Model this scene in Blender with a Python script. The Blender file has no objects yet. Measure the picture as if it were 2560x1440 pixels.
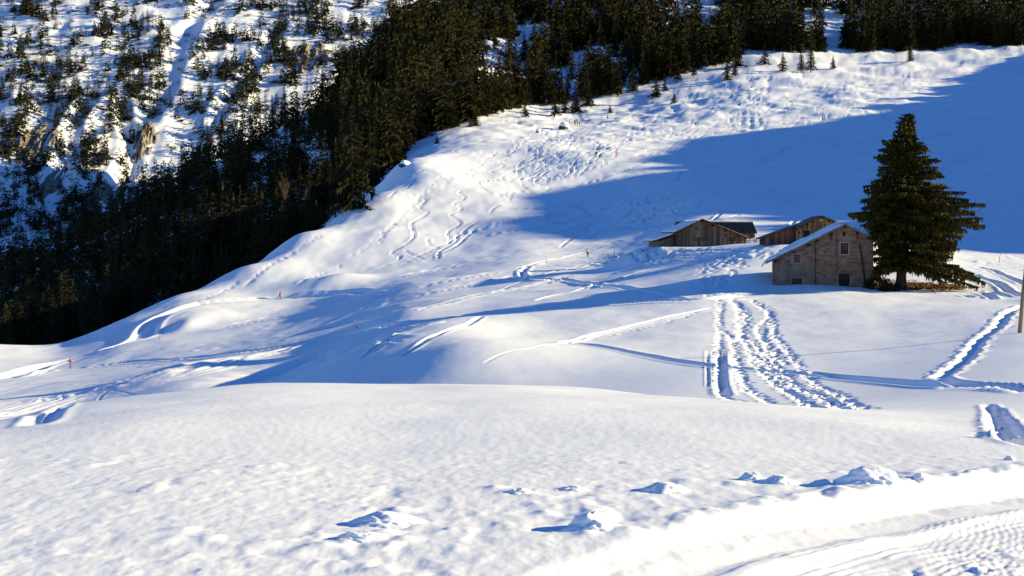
import bpy, bmesh, math, random
import numpy as np
from mathutils import Vector, Matrix, Euler

rad = math.radians
S = bpy.context.scene
COL = S.collection
random.seed(7)
RNG = np.random.default_rng(11)

# ---------------------------------------------------------------- camera
F = 3556.0            # focal length in photograph pixels (50 mm on a 36 mm wide frame, 2560 px wide)
CX, HY = 1280.0, 600.0   # column straight ahead, row of the eye level
cam_d = bpy.data.cameras.new('camera')
cam_d.sensor_width = 36.0
cam_d.lens = 50.0
cam_d.shift_y = -(720.0 - HY) / 2560.0
cam_d.clip_start = 0.1
cam_d.clip_end = 6000.0
cam = bpy.data.objects.new('camera', cam_d)
COL.objects.link(cam)
cam.location = (0, 0, 0)
cam.rotation_euler = (rad(90), 0, 0)
S.camera = cam

# ---------------------------------------------------------------- sky, sun, exposure
SUN_EL = 16.5
SUN_H = (math.cos(rad(0.5)), math.sin(rad(0.5)))     # from the right, a touch beyond the subject
SUN_DIR = Vector((math.cos(rad(SUN_EL)) * SUN_H[0], math.cos(rad(SUN_EL)) * SUN_H[1], math.sin(rad(SUN_EL))))
world = bpy.data.worlds.new('World')
S.world = world
world.use_nodes = True
wn = world.node_tree
bg = wn.nodes['Background']
sky = wn.nodes.new('ShaderNodeTexSky')
sky.sky_type = 'NISHITA'
sky.sun_disc = False
sky.sun_elevation = rad(SUN_EL)
sky.sun_rotation = math.atan2(SUN_H[0], SUN_H[1])
sky.altitude = 2200
sky.air_density = 1.0
sky.dust_density = 0.15
sky.ozone_density = 5.0
hs = wn.nodes.new('ShaderNodeHueSaturation')
hs.inputs['Saturation'].default_value = 1.14
hs.inputs['Hue'].default_value = 0.509
wn.links.new(sky.outputs[0], hs.inputs['Color'])
wn.links.new(hs.outputs[0], bg.inputs[0])
bg.inputs[1].default_value = 0.105
sun_d = bpy.data.lights.new('sun', 'SUN')
sun_d.energy = 5.0
sun_d.angle = rad(0.53)
sun_d.color = (1.0, 0.86, 0.49)
sun = bpy.data.objects.new('sun', sun_d)
COL.objects.link(sun)
sun.location = (80, 0, 60)
sun.rotation_euler = (-SUN_DIR).to_track_quat('-Z', 'Y').to_euler()
S.view_settings.view_transform = 'Standard'
S.view_settings.look = 'None'
S.view_settings.exposure = 0.88
S.view_settings.gamma = 1.0
S.view_settings.use_curve_mapping = False
S.cycles.max_bounces = 5
S.cycles.diffuse_bounces = 3
S.cycles.use_adaptive_sampling = True
S.cycles.use_denoising = True

# ---------------------------------------------------------------- material helpers
def new_mat(name):
    m = bpy.data.materials.new(name)
    m.use_nodes = True
    nt = m.node_tree
    b = nt.nodes['Principled BSDF']
    b.inputs['Roughness'].default_value = 0.8
    b.inputs['Specular IOR Level'].default_value = 0.2
    return m, nt, b

def node(nt, typ, **kw):
    n = nt.nodes.new(typ)
    for k, v in kw.items():
        if k in n.inputs:
            n.inputs[k].default_value = v
        else:
            setattr(n, k, v)
    return n

def ramp(nt, fac, stops):
    r = nt.nodes.new('ShaderNodeValToRGB')
    e = r.color_ramp.elements
    e[0].position, e[0].color = stops[0][0], (*stops[0][1], 1)
    e[1].position, e[1].color = stops[-1][0], (*stops[-1][1], 1)
    for p, c in stops[1:-1]:
        x = e.new(p); x.color = (*c, 1)
    nt.links.new(fac, r.inputs[0])
    return r

def noise_mat(name, c1, c2, scale=3.0, rough=0.85, bump=0.0, bscale=None, detail=6.0, coords='Object', stretch=(1, 1, 1), objrand=0.0, spec=0.15):
    m, nt, b = new_mat(name)
    tc = node(nt, 'ShaderNodeTexCoord')
    mp = node(nt, 'ShaderNodeMapping')
    mp.inputs['Scale'].default_value = stretch
    nt.links.new(tc.outputs[coords], mp.inputs[0])
    n = node(nt, 'ShaderNodeTexNoise', Scale=scale, Detail=detail)
    nt.links.new(mp.outputs[0], n.inputs['Vector'])
    fac = n.outputs[0]
    if objrand > 0:
        oi = node(nt, 'ShaderNodeObjectInfo')
        mx = node(nt, 'ShaderNodeMix', data_type='FLOAT')
        mx.inputs[0].default_value = objrand
        nt.links.new(fac, mx.inputs[2]); nt.links.new(oi.outputs['Random'], mx.inputs[3])
        fac = mx.outputs[0]
        r = ramp(nt, fac, [(0.1, c1), (0.9, c2)])
    else:
        r = ramp(nt, fac, [(0.3, c1), (0.7, c2)])
    nt.links.new(r.outputs[0], b.inputs['Base Color'])
    b.inputs['Roughness'].default_value = rough
    b.inputs['Specular IOR Level'].default_value = spec
    if bump > 0:
        n2 = node(nt, 'ShaderNodeTexNoise', Scale=bscale or scale * 4, Detail=4.0)
        nt.links.new(mp.outputs[0], n2.inputs['Vector'])
        bp = node(nt, 'ShaderNodeBump', Strength=1.0, Distance=bump)
        nt.links.new(n2.outputs[0], bp.inputs['Height'])
        nt.links.new(bp.outputs[0], b.inputs['Normal'])
    return m

def flat_mat(name, c, rough=0.7, metal=0.0):
    return noise_mat(name, tuple(v * 0.85 for v in c), tuple(min(1, v * 1.12) for v in c), scale=9.0, rough=rough)

def snow_material(name, bumps):
    m, nt, b = new_mat(name)
    geo = node(nt, 'ShaderNodeNewGeometry')
    n0 = node(nt, 'ShaderNodeTexNoise', Scale=0.35, Detail=5.0)
    nt.links.new(geo.outputs['Position'], n0.inputs['Vector'])
    r = ramp(nt, n0.outputs[0], [(0.3, (0.86, 0.875, 0.90)), (0.7, (0.92, 0.92, 0.92))])
    nt.links.new(r.outputs[0], b.inputs['Base Color'])
    b.inputs['Roughness'].default_value = 0.75
    b.inputs['Specular IOR Level'].default_value = 0.12
    prev = None
    for sc, dist, det in bumps:
        n = node(nt, 'ShaderNodeTexNoise', Scale=sc, Detail=det, Roughness=0.6)
        nt.links.new(geo.outputs['Position'], n.inputs['Vector'])
        bp = node(nt, 'ShaderNodeBump', Strength=1.0, Distance=dist)
        nt.links.new(n.outputs[0], bp.inputs['Height'])
        if prev:
            nt.links.new(prev.outputs[0], bp.inputs['Normal'])
        prev = bp
    if prev:
        nt.links.new(prev.outputs[0], b.inputs['Normal'])
    return m

SNOW = snow_material('snow', [(0.9, 0.009, 3.0), (16.0, 0.0032, 5.0)])
SNOW_FAR = snow_material('snow_far', [(0.12, 0.5, 4.0)])
SNOW_LUMP = snow_material('snow_lump', [(9.0, 0.008, 4.0), (60.0, 0.0015, 2.0)])

# ---------------------------------------------------------------- object helpers
def tag(o, label=None, cat=None, group=None, kind=None):
    if label: o['label'] = label
    if cat: o['category'] = cat
    if group: o['group'] = group
    if kind: o['kind'] = kind
    return o

def empty(name, loc=(0, 0, 0), rz=0.0, scale=1.0):
    o = bpy.data.objects.new(name, None)
    o.empty_display_size = 0.3
    o.location = loc
    o.rotation_euler = (0, 0, rz)
    o.scale = (scale, scale, scale)
    COL.objects.link(o)
    return o

def link(name, me, parent=None, loc=None, rot=None, scale=None):
    o = bpy.data.objects.new(name, me)
    if loc is not None: o.location = loc
    if rot is not None: o.rotation_euler = rot
    if scale is not None: o.scale = scale
    if parent is not None: o.parent = parent
    COL.objects.link(o)
    return o

def np_mesh(name, V, T, mats, smooth=False, quads=False, midx=None):
    V = np.ascontiguousarray(V, dtype=np.float32); T = np.ascontiguousarray(T, dtype=np.int32)
    k = 4 if quads else 3
    me = bpy.data.meshes.new(name)
    me.vertices.add(len(V)); me.vertices.foreach_set('co', V.ravel())
    me.loops.add(len(T) * k); me.loops.foreach_set('vertex_index', T.ravel())
    me.polygons.add(len(T))
    me.polygons.foreach_set('loop_start', np.arange(0, len(T) * k, k, dtype=np.int32))
    me.polygons.foreach_set('loop_total', np.full(len(T), k, dtype=np.int32))
    for m in (mats if isinstance(mats, (list, tuple)) else [mats]):
        me.materials.append(m)
    if midx is not None:
        me.polygons.foreach_set('material_index', np.ascontiguousarray(midx, dtype=np.int32))
    me.polygons.foreach_set('use_smooth', np.full(len(T), smooth, dtype=bool))
    me.update(calc_edges=True)
    return me

class MB:
    """collects boxes, prisms, tubes and links them as one mesh object"""
    def __init__(self):
        self.v, self.f = [], []
    def add(self, vs, fs):
        n = len(self.v)
        self.v += [tuple(p) for p in vs]
        self.f += [tuple(i + n for i in f) for f in fs]
        return self
    def box(self, x0, x1, y0, y1, z0, z1, M=None):
        vs = [(x0, y0, z0), (x1, y0, z0), (x1, y1, z0), (x0, y1, z0), (x0, y0, z1), (x1, y0, z1), (x1, y1, z1), (x0, y1, z1)]
        if M is not None: vs = [tuple(M @ Vector(p)) for p in vs]
        return self.add(vs, [(0, 3, 2, 1), (4, 5, 6, 7), (0, 1, 5, 4), (1, 2, 6, 5), (2, 3, 7, 6), (3, 0, 4, 7)])
    def prism(self, poly, y0, y1):
        """poly: list of (x, z), counter-clockwise seen from -y; extruded from y0 to y1"""
        n = len(poly)
        vs = [(x, y0, z) for x, z in poly] + [(x, y1, z) for x, z in poly]
        fs = [tuple(range(n)), tuple(range(2 * n - 1, n - 1, -1))]
        fs += [(i, i + n, (i + 1) % n + n, (i + 1) % n) for i in range(n)]
        return self.add(vs, fs)
    def tube(self, pts, rads, n=8, cap=True):
        rings = []
        pts = [Vector(p) for p in pts]
        for i, p in enumerate(pts):
            d = (pts[min(i + 1, len(pts) - 1)] - pts[max(i - 1, 0)]).normalized()
            a = d.orthogonal().normalized(); b = d.cross(a)
            if i and rings:
                a = (pa - d * pa.dot(d)).normalized(); b = d.cross(a)
            pa = a
            rings.append([p + (a * math.cos(2 * math.pi * k / n) + b * math.sin(2 * math.pi * k / n)) * rads[i] for k in range(n)])
        vs = [tuple(q) for r in rings for q in r]
        fs = []
        for i in range(len(pts) - 1):
            for k in range(n):
                fs.append((i * n + k, i * n + (k + 1) % n, (i + 1) * n + (k + 1) % n, (i + 1) * n + k))
        if cap:
            fs.append(tuple(range(n - 1, -1, -1))); m = (len(pts) - 1) * n
            fs.append(tuple(range(m, m + n)))
        return self.add(vs, fs)
    def build(self, name, mat, parent=None, smooth=False, loc=None):
        me = bpy.data.meshes.new(name)
        me.from_pydata(self.v, [], self.f)
        me.materials.append(mat)
        if smooth: me.polygons.foreach_set('use_smooth', [True] * len(me.polygons))
        me.update()
        return link(name, me, parent, loc)

# ---------------------------------------------------------------- noise
_perm = RNG.permutation(512).astype(np.int64)
_ga = RNG.random(512) * 2 * np.pi
_gx, _gy = np.cos(_ga), np.sin(_ga)
def perlin(x, y):
    xi = np.floor(x).astype(np.int64); yi = np.floor(y).astype(np.int64)
    xf = x - xi; yf = y - yi
    u = xf * xf * xf * (xf * (xf * 6 - 15) + 10); v = yf * yf * yf * (yf * (yf * 6 - 15) + 10)
    def g(ix, iy, dx, dy):
        h = _perm[(_perm[ix & 511] + iy) & 511]
        return _gx[h] * dx + _gy[h] * dy
    a = g(xi, yi, xf, yf); b = g(xi + 1, yi, xf - 1, yf)
    c = g(xi, yi + 1, xf, yf - 1); d = g(xi + 1, yi + 1, xf - 1, yf - 1)
    return (a + u * (b - a)) * (1 - v) + (c + u * (d - c)) * v * 1.0
def fbm(x, y, octv=4, gain=0.5):
    s = 0; a = 1.0
    for k in range(octv):
        s = s + a * perlin(x * 2 ** k + 17.3 * k, y * 2 ** k - 9.1 * k); a *= gain
    return s
def sstep(a, b, x):
    t = np.clip((x - a) / (b - a), 0, 1)
    return t * t * (3 - 2 * t)
# ================================================================ the ground
# Survey points of the hill: (column, row) in the photograph and the distance ahead in metres.
SURVEY = []
def sv(px, *pts):
    for py, Y in pts: SURVEY.append((px, py, Y))
FG = [(2400, 3.3), (1760, 5.2), (1440, 7.2), (1300, 8.75), (1200, 10.5), (1120, 13.2)]
for px in (-1600, -700):
    sv(px, *FG, (1080, 16), (1066, 20), (1060, 24), (1090, 30), (1133, 42), (1108, 70), (1040, 112), (985, 150), (935, 200), (890, 255), (866, 290), (890, 340), (945, 430), (890, 520), (820, 620), (790, 690), (830, 800), (900, 980))
sv(0, *FG, (1075, 16.5), (1058, 20), (1051, 23.5), (1090, 30), (1133, 42), (1108, 65), (1040, 110), (985, 150), (935, 200), (890, 240), (862, 262), (878, 300), (945, 400), (920, 480), (850, 600), (750, 680), (700, 720), (730, 800), (830, 980))
sv(160, (1020, 22), (1016, 26), (1060, 33), (925, 205), (885, 245), (857, 270), (880, 305), (925, 380))
sv(300, *FG, (1070, 15), (1035, 19), (1004, 24), (996, 28), (1040, 35), (1100, 50), (1090, 75), (1010, 115), (930, 170), (880, 220), (835, 255), (803, 274), (825, 305), (880, 420), (830, 480), (735, 580), (620, 680), (565, 730), (600, 830), (750, 980))
sv(450, (965, 120), (900, 180), (850, 226), (800, 262), (736, 291), (765, 322))
sv(600, *FG, (1060, 15.5), (1025, 18.5), (990, 22.5), (970, 27), (962, 31), (985, 37), (1060, 46), (1098, 70), (1020, 98), (952, 125), (905, 155), (865, 195), (820, 240), (770, 276), (720, 298), (674, 314), (705, 345), (775, 430), (670, 520), (530, 620), (425, 720), (378, 765), (410, 860), (600, 1000))
sv(750, (940, 118), (880, 150), (840, 190), (800, 235), (747, 285), (700, 304), (640, 326), (587, 345), (620, 380), (665, 440))
sv(870, (920, 108), (850, 150), (810, 190), (770, 240), (720, 283), (660, 318), (600, 345), (560, 364), (524, 384), (548, 412), (565, 450), (455, 560), (335, 680), (235, 800), (260, 900), (400, 1020))
sv(1000, *FG, (1050, 16.5), (1000, 22), (972, 28), (960.5, 33), (985, 40), (1070, 55), (1050, 75), (945, 98), (880, 112), (830, 130), (792, 150), (760, 190), (730, 235), (700, 280), (650, 320), (600, 342), (545, 368), (480, 398), (412, 448), (422, 490), (400, 560), (300, 690), (180, 800), (100, 890), (130, 980), (330, 1080))
sv(1150, (930, 93), (870, 108), (800, 138), (775, 150), (740, 195), (700, 250), (650, 310), (600, 340), (540, 372), (470, 404), (410, 456), (360, 524), (322, 596), (280, 680), (180, 780), (80, 880), (30, 960))
sv(1300, *FG, (1050, 16.5), (1000, 22), (972, 28), (962, 33), (985, 40), (1050, 55), (1015, 72), (955, 85), (900, 98), (860, 110), (800, 130), (762, 145), (740, 165), (720, 195), (690, 230), (650, 280), (600, 330), (540, 365), (470, 410), (400, 465), (350, 555), (305, 645), (250, 750), (150, 860), (0, 960), (-150, 1060))
sv(1500, (985, 30), (972, 33), (1000, 40), (1030, 55), (985, 74), (935, 85), (870, 102), (800, 120), (755, 137), (720, 165), (690, 205), (660, 250), (638, 285), (600, 330), (540, 365), (470, 405), (395, 450), (340, 560), (300, 665), (270, 730), (150, 860), (0, 960), (-150, 1060))
sv(1750, *FG, (1055, 16.5), (1015, 22), (1000, 26), (996, 30), (1020, 38), (1030, 52), (985, 68), (930, 80), (860, 97), (790, 116), (748, 128), (720, 139), (690, 150), (655, 180), (628, 203), (617, 212), (614, 225), (590, 262), (550, 310), (500, 350), (450, 400), (395, 455), (340, 550), (260, 680), (195, 785), (120, 880), (0, 970), (-150, 1070))
sv(1950, (1020, 22), (1012, 27), (1018, 33), (1025, 45), (1000, 62), (940, 76), (860, 95), (780, 116), (735, 129), (716, 136.5), (678, 148), (648, 165), (622, 172), (608, 180), (603, 205), (590, 240), (545, 310), (480, 375), (400, 450), (330, 545), (250, 665), (175, 790), (100, 890), (0, 980), (-150, 1080))
sv(2150, *FG, (1060, 16.5), (1035, 21), (1028, 26), (1026, 33), (1018, 44), (995, 58), (940, 73), (860, 92), (780, 114), (733, 130), (716, 138), (685, 150), (650, 168), (620, 180), (605, 205), (595, 245), (540, 310), (470, 378), (390, 450), (310, 560), (230, 680), (165, 815), (100, 905), (0, 990), (-150, 1090))
sv(2350, (1100, 14), (1062, 18), (1040, 24), (1025, 33), (1005, 45), (970, 58), (910, 74), (840, 92), (770, 115), (742, 127), (716, 138), (690, 150), (652, 180), (625, 207), (590, 250), (530, 315), (460, 385), (380, 460), (300, 565), (220, 690), (150, 830), (90, 915), (0, 1000), (-150, 1100))
sv(2560, *FG, (1090, 15), (1055, 19.5), (1025, 28), (1000, 38), (970, 50), (905, 69), (835, 86), (765, 110), (735, 126), (700, 150), (665, 178), (640, 200), (600, 248), (530, 315), (450, 390), (370, 470), (290, 570), (210, 690), (130, 845), (80, 930), (0, 1010), (-150, 1110))
for px, d in ((3400, 25), (4800, 40)):
    sv(px, *FG, (1085, 15), (1050, 20), (1000, 38), (905, 69), (835 - d * .4, 86), (740 - d, 120), (690 - d, 160), (640 - d, 205), (590 - d, 260), (500 - d, 350), (380 - d, 480), (270 - d, 620), (150 - d, 840), (0, 1010), (-150, 1110))

def tps_fit(P, val, lam):
    n = len(P)
    d = np.sqrt(((P[:, None] - P[None]) ** 2).sum(-1))
    K = np.where(d > 1e-9, d * d * np.log(d + 1e-12), 0) + lam * np.eye(n)
    A = np.zeros((n + 3, n + 3)); A[:n, :n] = K
    A[:n, n] = 1; A[:n, n + 1:] = P; A[n:, :n] = A[:n, n:].T
    return np.linalg.solve(A, np.concatenate([val, np.zeros(3)]))
def tps_eval(P, w, Q):
    out = np.empty(len(Q)); n = len(P)
    P = P.astype(np.float32); W = w.astype(np.float32)
    for i in range(0, len(Q), 20000):
        q = Q[i:i + 20000].astype(np.float32)
        d2 = (q[:, 0:1] - P[None, :, 0]) ** 2 + (q[:, 1:2] - P[None, :, 1]) ** 2
        out[i:i + 20000] = (0.5 * d2 * np.log(d2 + 1e-12)) @ W[:n] + W[n] + q @ W[n + 1:]
    return out

class Fan:
    """a height field on rows of equal distance ahead (Y) and columns of equal bearing (t = X / Y)"""
    def __init__(self, t, Y, survey, b=2.2, lam=2e-4, ps=900.0):
        self.t, self.Y, self.b, self.ps = t, Y, b, ps
        sp = np.array(survey, float)
        P = np.stack([sp[:, 0] / ps, b * np.log(sp[:, 2])], 1)
        w = tps_fit(P, (sp[:, 1] - HY) / 300.0, lam)
        # the smooth base is evaluated on a thinned grid, then interpolated
        tc = np.unique(np.concatenate([t[::6], t[-1:]])); Yc = np.unique(np.concatenate([Y[::4], Y[-1:]]))
        TT, YY = np.meshgrid(tc, Yc)
        Q = np.stack([(TT.ravel() * F + CX) / ps, b * np.log(YY.ravel())], 1)
        py = tps_eval(P, w, Q).reshape(TT.shape) * 300.0
        # bicubic-free smooth upsampling: cubic along each axis
        a = np.stack([self._cubic(tc, row, t) for row in py])
        a = np.stack([self._cubic(np.log(Yc), a[:, j], np.log(Y)) for j in range(a.shape[1])], 1)
        self.X = np.outer(Y, t)
        self.YY = np.repeat(Y[:, None], len(t), 1)
        self.Z = -a / F * self.YY
    @staticmethod
    def _cubic(x, y, xq):
        m = np.gradient(y, x)
        i = np.clip(np.searchsorted(x, xq) - 1, 0, len(x) - 2)
        h = x[i + 1] - x[i]; s = (xq - x[i]) / h
        return ((1 + 2 * s) * (1 - s) ** 2 * y[i] + s * (1 - s) ** 2 * h * m[i] + s * s * (3 - 2 * s) * y[i + 1] + s * s * (s - 1) * h * m[i + 1])
    def rows(self):
        return HY - self.Z / self.YY * F
    def freeze(self):
        self.P = self.rows()
    def hit(self, px, py, ymin=0.0, ymax=1e9):
        """the first ground point seen at a photograph pixel"""
        tq = (px - CX) / F
        j = int(np.clip(np.searchsorted(self.t, tq) - 1, 0, len(self.t) - 2))
        s = (tq - self.t[j]) / (self.t[j + 1] - self.t[j])
        col = self.P[:, j] * (1 - s) + self.P[:, j + 1] * s
        ok = (col <= py) & (self.Y >= ymin) & (self.Y <= ymax)
        i = int(np.argmax(ok)) if ok.any() else None
        if i is None: return None
        if i == 0: Yh = self.Y[0]
        else:
            a, b = col[i - 1], col[i]
            k = 0.5 if abs(a - b) < 1e-9 else np.clip((a - py) / (a - b), 0, 1)
            Yh = self.Y[i - 1] + (self.Y[i] - self.Y[i - 1]) * k
        return Vector((tq * Yh, Yh, self.z(tq * Yh, Yh)))
    def z(self, x, y):
        tq = x / y
        j = int(np.clip(np.searchsorted(self.t, tq) - 1, 0, len(self.t) - 2)); i = int(np.clip(np.searchsorted(self.Y, y) - 1, 0, len(self.Y) - 2))
        a = np.clip((tq - self.t[j]) / (self.t[j + 1] - self.t[j]), 0, 1); b = np.clip((y - self.Y[i]) / (self.Y[i + 1] - self.Y[i]), 0, 1)
        Z = self.Z
        return float((Z[i, j] * (1 - a) + Z[i, j + 1] * a) * (1 - b) + (Z[i + 1, j] * (1 - a) + Z[i + 1, j + 1] * a) * b)
    def window(self, x, y, r):
        y0, y1 = max(y - r, 0.5), y + r
        i0, i1 = np.searchsorted(self.Y, [y0, y1])
        ta, tb = min((x - r) / y0, (x - r) / y1), max((x + r) / y0, (x + r) / y1)
        j0, j1 = np.searchsorted(self.t, [ta, tb])
        return slice(int(i0), int(i1)), slice(int(j0), int(j1))
    def mound(self, px, py, rx, ry, amp, rot=0.0, ymin=0.0, sharp=1.0):
        """a swell or hollow rx, ry metres in half width, centred where a pixel meets the ground"""
        p = self.hit(px, py, ymin)
        if p is None: return
        self.swell(p.x, p.y, rx, ry, amp, rot, sharp)
    def swell(self, x, y, rx, ry, amp, rot=0.0, sharp=1.0):
        w = self.window(x, y, 3.2 * max(rx, ry))
        dx = self.X[w] - x; dy = self.YY[w] - y
        c, s = math.cos(rot), math.sin(rot)
        u = (dx * c + dy * s) / rx; v = (-dx * s + dy * c) / ry
        self.Z[w] += amp * np.exp(-((u * u + v * v) ** sharp))
    def path(self, pts, step=0.5, ymin=0.0, ymax=1e9):
        """pixel polyline -> smooth ground polyline in metres"""
        q = [self.hit(a, b, ymin, ymax) for a, b in pts]
        return [(p.x, p.y) for p in q if p is not None]
    def dist_apply(self, pl, R, fn):
        """calls fn(distance, along) -> dz for the vertices within R of a ground polyline"""
        D = np.full(self.Z.shape, np.inf, np.float32); A = np.zeros(self.Z.shape, np.float32)
        acc = 0.0; lo = [10 ** 9, 0, 10 ** 9, 0]
        for (x0, y0), (x1, y1) in zip(pl[:-1], pl[1:]):
            L = math.hypot(x1 - x0, y1 - y0)
            if L < 1e-6: continue
            w = self.window((x0 + x1) / 2, (y0 + y1) / 2, L / 2 + R)
            X = self.X[w]; Y = self.YY[w]
            if X.size == 0: acc += L; continue
            k = np.clip(((X - x0) * (x1 - x0) + (Y - y0) * (y1 - y0)) / (L * L), 0, 1)
            cr = (X - x0) * (y1 - y0) - (Y - y0) * (x1 - x0)
            d = np.hypot(X - x0 - k * (x1 - x0), Y - y0 - k * (y1 - y0))
            m = d < np.abs(D[w])
            D[w] = np.where(m, np.where(cr >= 0, d, -d), D[w]); A[w] = np.where(m, acc + k * L, A[w])
            acc += L
            lo = [min(lo[0], w[0].start), max(lo[1], w[0].stop), min(lo[2], w[1].start), max(lo[3], w[1].stop)]
        if lo[1] == 0: return
        w = (slice(lo[0], lo[1]), slice(lo[2], lo[3]))
        m = np.abs(D[w]) < R
        z = self.Z[w]
        z[m] += fn(D[w][m], A[w][m], acc)
        self.Z[w] = z

def smooth_path(pts, n=8):
    """Catmull-Rom through a polyline"""
    P = [Vector(p) for p in pts]; out = []
    for i in range(len(P) - 1):
        a, b, c, d = P[max(i - 1, 0)], P[i], P[i + 1], P[min(i + 2, len(P) - 1)]
        for k in range(n):
            s = k / n
            out.append(0.5 * ((2 * b) + (c - a) * s + (2 * a - 5 * b + 4 * c - d) * s * s + (3 * b - a - 3 * c + d) * s ** 3))
    out.append(P[-1])
    return [tuple(p) for p in out]

tcols = np.concatenate([np.linspace(-2.2, -0.62, 18)[:-1], np.linspace(-0.62, -0.385, 40)[:-1], np.linspace(-0.385, 0.385, 570), np.linspace(0.385, 0.62, 40)[1:], np.linspace(0.62, 2.4, 22)[1:]])
def logs(a, b, n): return np.exp(np.linspace(math.log(a), math.log(b), n, endpoint=False))
yrows = np.concatenate([logs(1.6, 6.4, 24), logs(6.4, 12.5, 250), logs(12.5, 36, 150), logs(36, 58, 22), logs(58, 100, 280), logs(100, 138, 120), logs(138, 250, 140), logs(250, 470, 170), logs(470, 720, 100), logs(720, 1120, 50), [1120.0]])
G = Fan(tcols, yrows, SURVEY)
G.freeze()

# ---- swells and hollows of the hill: (column, row, half widths in metres, height, turn in degrees)
for m in [
    # the dome in front and its shaded left flank
    (1120, 850, 10, 22, 1.0, -20), (1010, 905, 7, 14, 0.8, -10), (1270, 935, 9, 7, .35, 0), (1420, 870, 10, 8, .35, 0),
    (560, 925, 8, 20, .9, 20), (640, 880, 6, 12, .35, 20),
    # swells of the left flank of the valley
    (960, 740, 14, 20, 1.2, 0), (1090, 715, 10, 10, .5, 0), (800, 725, 7, 9, 1.6, 0), (870, 705, 5, 6, 1.1, 0), (1240, 690, 8, 14, .55, 10), (1400, 695, 7, 10, .4, 0),
    (700, 700, 9, 16, 1.1, 20), (600, 760, 9, 10, .8, 0), (480, 800, 7, 9, 1.3, 0), (640, 820, 10, 9, .5, 0), (330, 870, 10, 14, .7, 0),
    (980, 620, 12, 20, .8, 0), (900, 600, 9, 22, .9, 15), (1060, 560, 14, 18, .7, 0), (1180, 500, 16, 20, .9, 0), (960, 500, 7, 20, .9, 10), (1040, 430, 9, 22, 1.2, 20),
    (1120, 395, 12, 24, 1.3, 20), (1350, 610, 16, 14, .7, 0), (1480, 600, 12, 10, .7, 0),
    (1250, 370, 16, 20, .9, 0), (1400, 370, 14, 20, .9, 0), (1465, 372, 6, 9, -1.3, 0), (1500, 360, 6, 10, .8, 0),
    (1640, 320, 16, 20, .9, 0), (1800, 270, 20, 20, 1.0, 0), (1950, 230, 18, 24, .9, 0), (2100, 220, 20, 24, .9, 0), (2300, 170, 20, 20, 1.0, 0),
    (900, 830, 9, 11, .6, 0), (760, 850, 8, 10, .55, 10), (415, 955, 6, 9, .9, 0), (230, 960, 8, 12, .5, 0), (1945, 722, 3.0, 3.5, -.4, 0), (1240, 915, 8, 9, .75, 0), (1120, 945, 7, 8, .55, 0)]:
    G.mound(m[0], m[1], m[2], m[3], m[4], rad(m[5]))

# ---- undulation: broad on the far hill, fine nearby
X, Y = G.X, G.YY
far = sstep(180, 420, Y); mid = sstep(60, 110, Y) * (1 - sstep(260, 420, Y)); near = 1 - sstep(20, 60, Y)
forest = sstep(520, 640, Y)
G.Z += far * (0.85 * fbm(X / 34, Y / 46, 3) + 0.38 * fbm(X / 9 + 3, Y / 14, 3)) + forest * 2.2 * fbm(X / 26 + 7, Y / 26, 3)
hummock = sstep(430, 560, Y) * sstep(-40, 10, X)
G.Z += hummock * 0.8 * np.clip(fbm(X / 6.5 + 2, Y / 8 + 5, 3), -0.1, 1) * sstep(0.0, 0.35, fbm(X / 30 + 31, Y / 30, 2) + 0.12)
G.Z += mid * (0.28 * fbm(X / 13 + 5, Y / 19 + 2, 3) + 0.02 * fbm(X / 1.4, Y / 2.0, 3))
# foreground: wind crust, rougher towards the road
rough = (1 - sstep(8.3, 15.0, Y + 0.9 * X * (X < 0) * 0.2)) * (1 - sstep(16, 40, Y))
G.Z += near * (0.035 * fbm(X / 2.6, Y / 3.4, 2)) * sstep(5, 9, Y)
crust = fbm(X / 0.09, Y / 0.20, 3) * 0.0034 * (1 - sstep(14, 34, Y)) + fbm(X / 0.33 + 4, Y / 0.8, 2) * 0.003 * (1 - sstep(18, 40, Y))
clods = np.clip(fbm(X / 0.30 + 11, Y / 0.36 + 3, 3) - 0.05, 0, 1) * 0.024 - np.clip(-fbm(X / 0.34 + 40, Y / 0.5 + 8, 2) - 0.18, 0, 1) * 0.03
G.Z += crust + rough * clods * (0.35 + 0.65 * sstep(-0.2, 0.3, fbm(X / 1.3 + 2, Y / 1.6, 2)))
G.freeze()

# ---- level ground where the buildings stand
def pad(px, Yd, rx, ry, py, drop=0.0):
    x = (px - CX) / F * Yd; zt = -(py - HY) / F * Yd
    w = G.window(x, Yd, 1.5 * max(rx, ry))
    d = np.hypot((G.X[w] - x) / rx, (G.YY[w] - Yd) / ry)
    k = 1 - sstep(0.6, 1.45, d)
    G.Z[w] = G.Z[w] * (1 - k) + (zt + 0.06 * fbm(G.X[w] / 2, G.YY[w] / 2, 2)) * k
pad(1740, 217, 11, 8, 617)
G.freeze()

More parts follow.
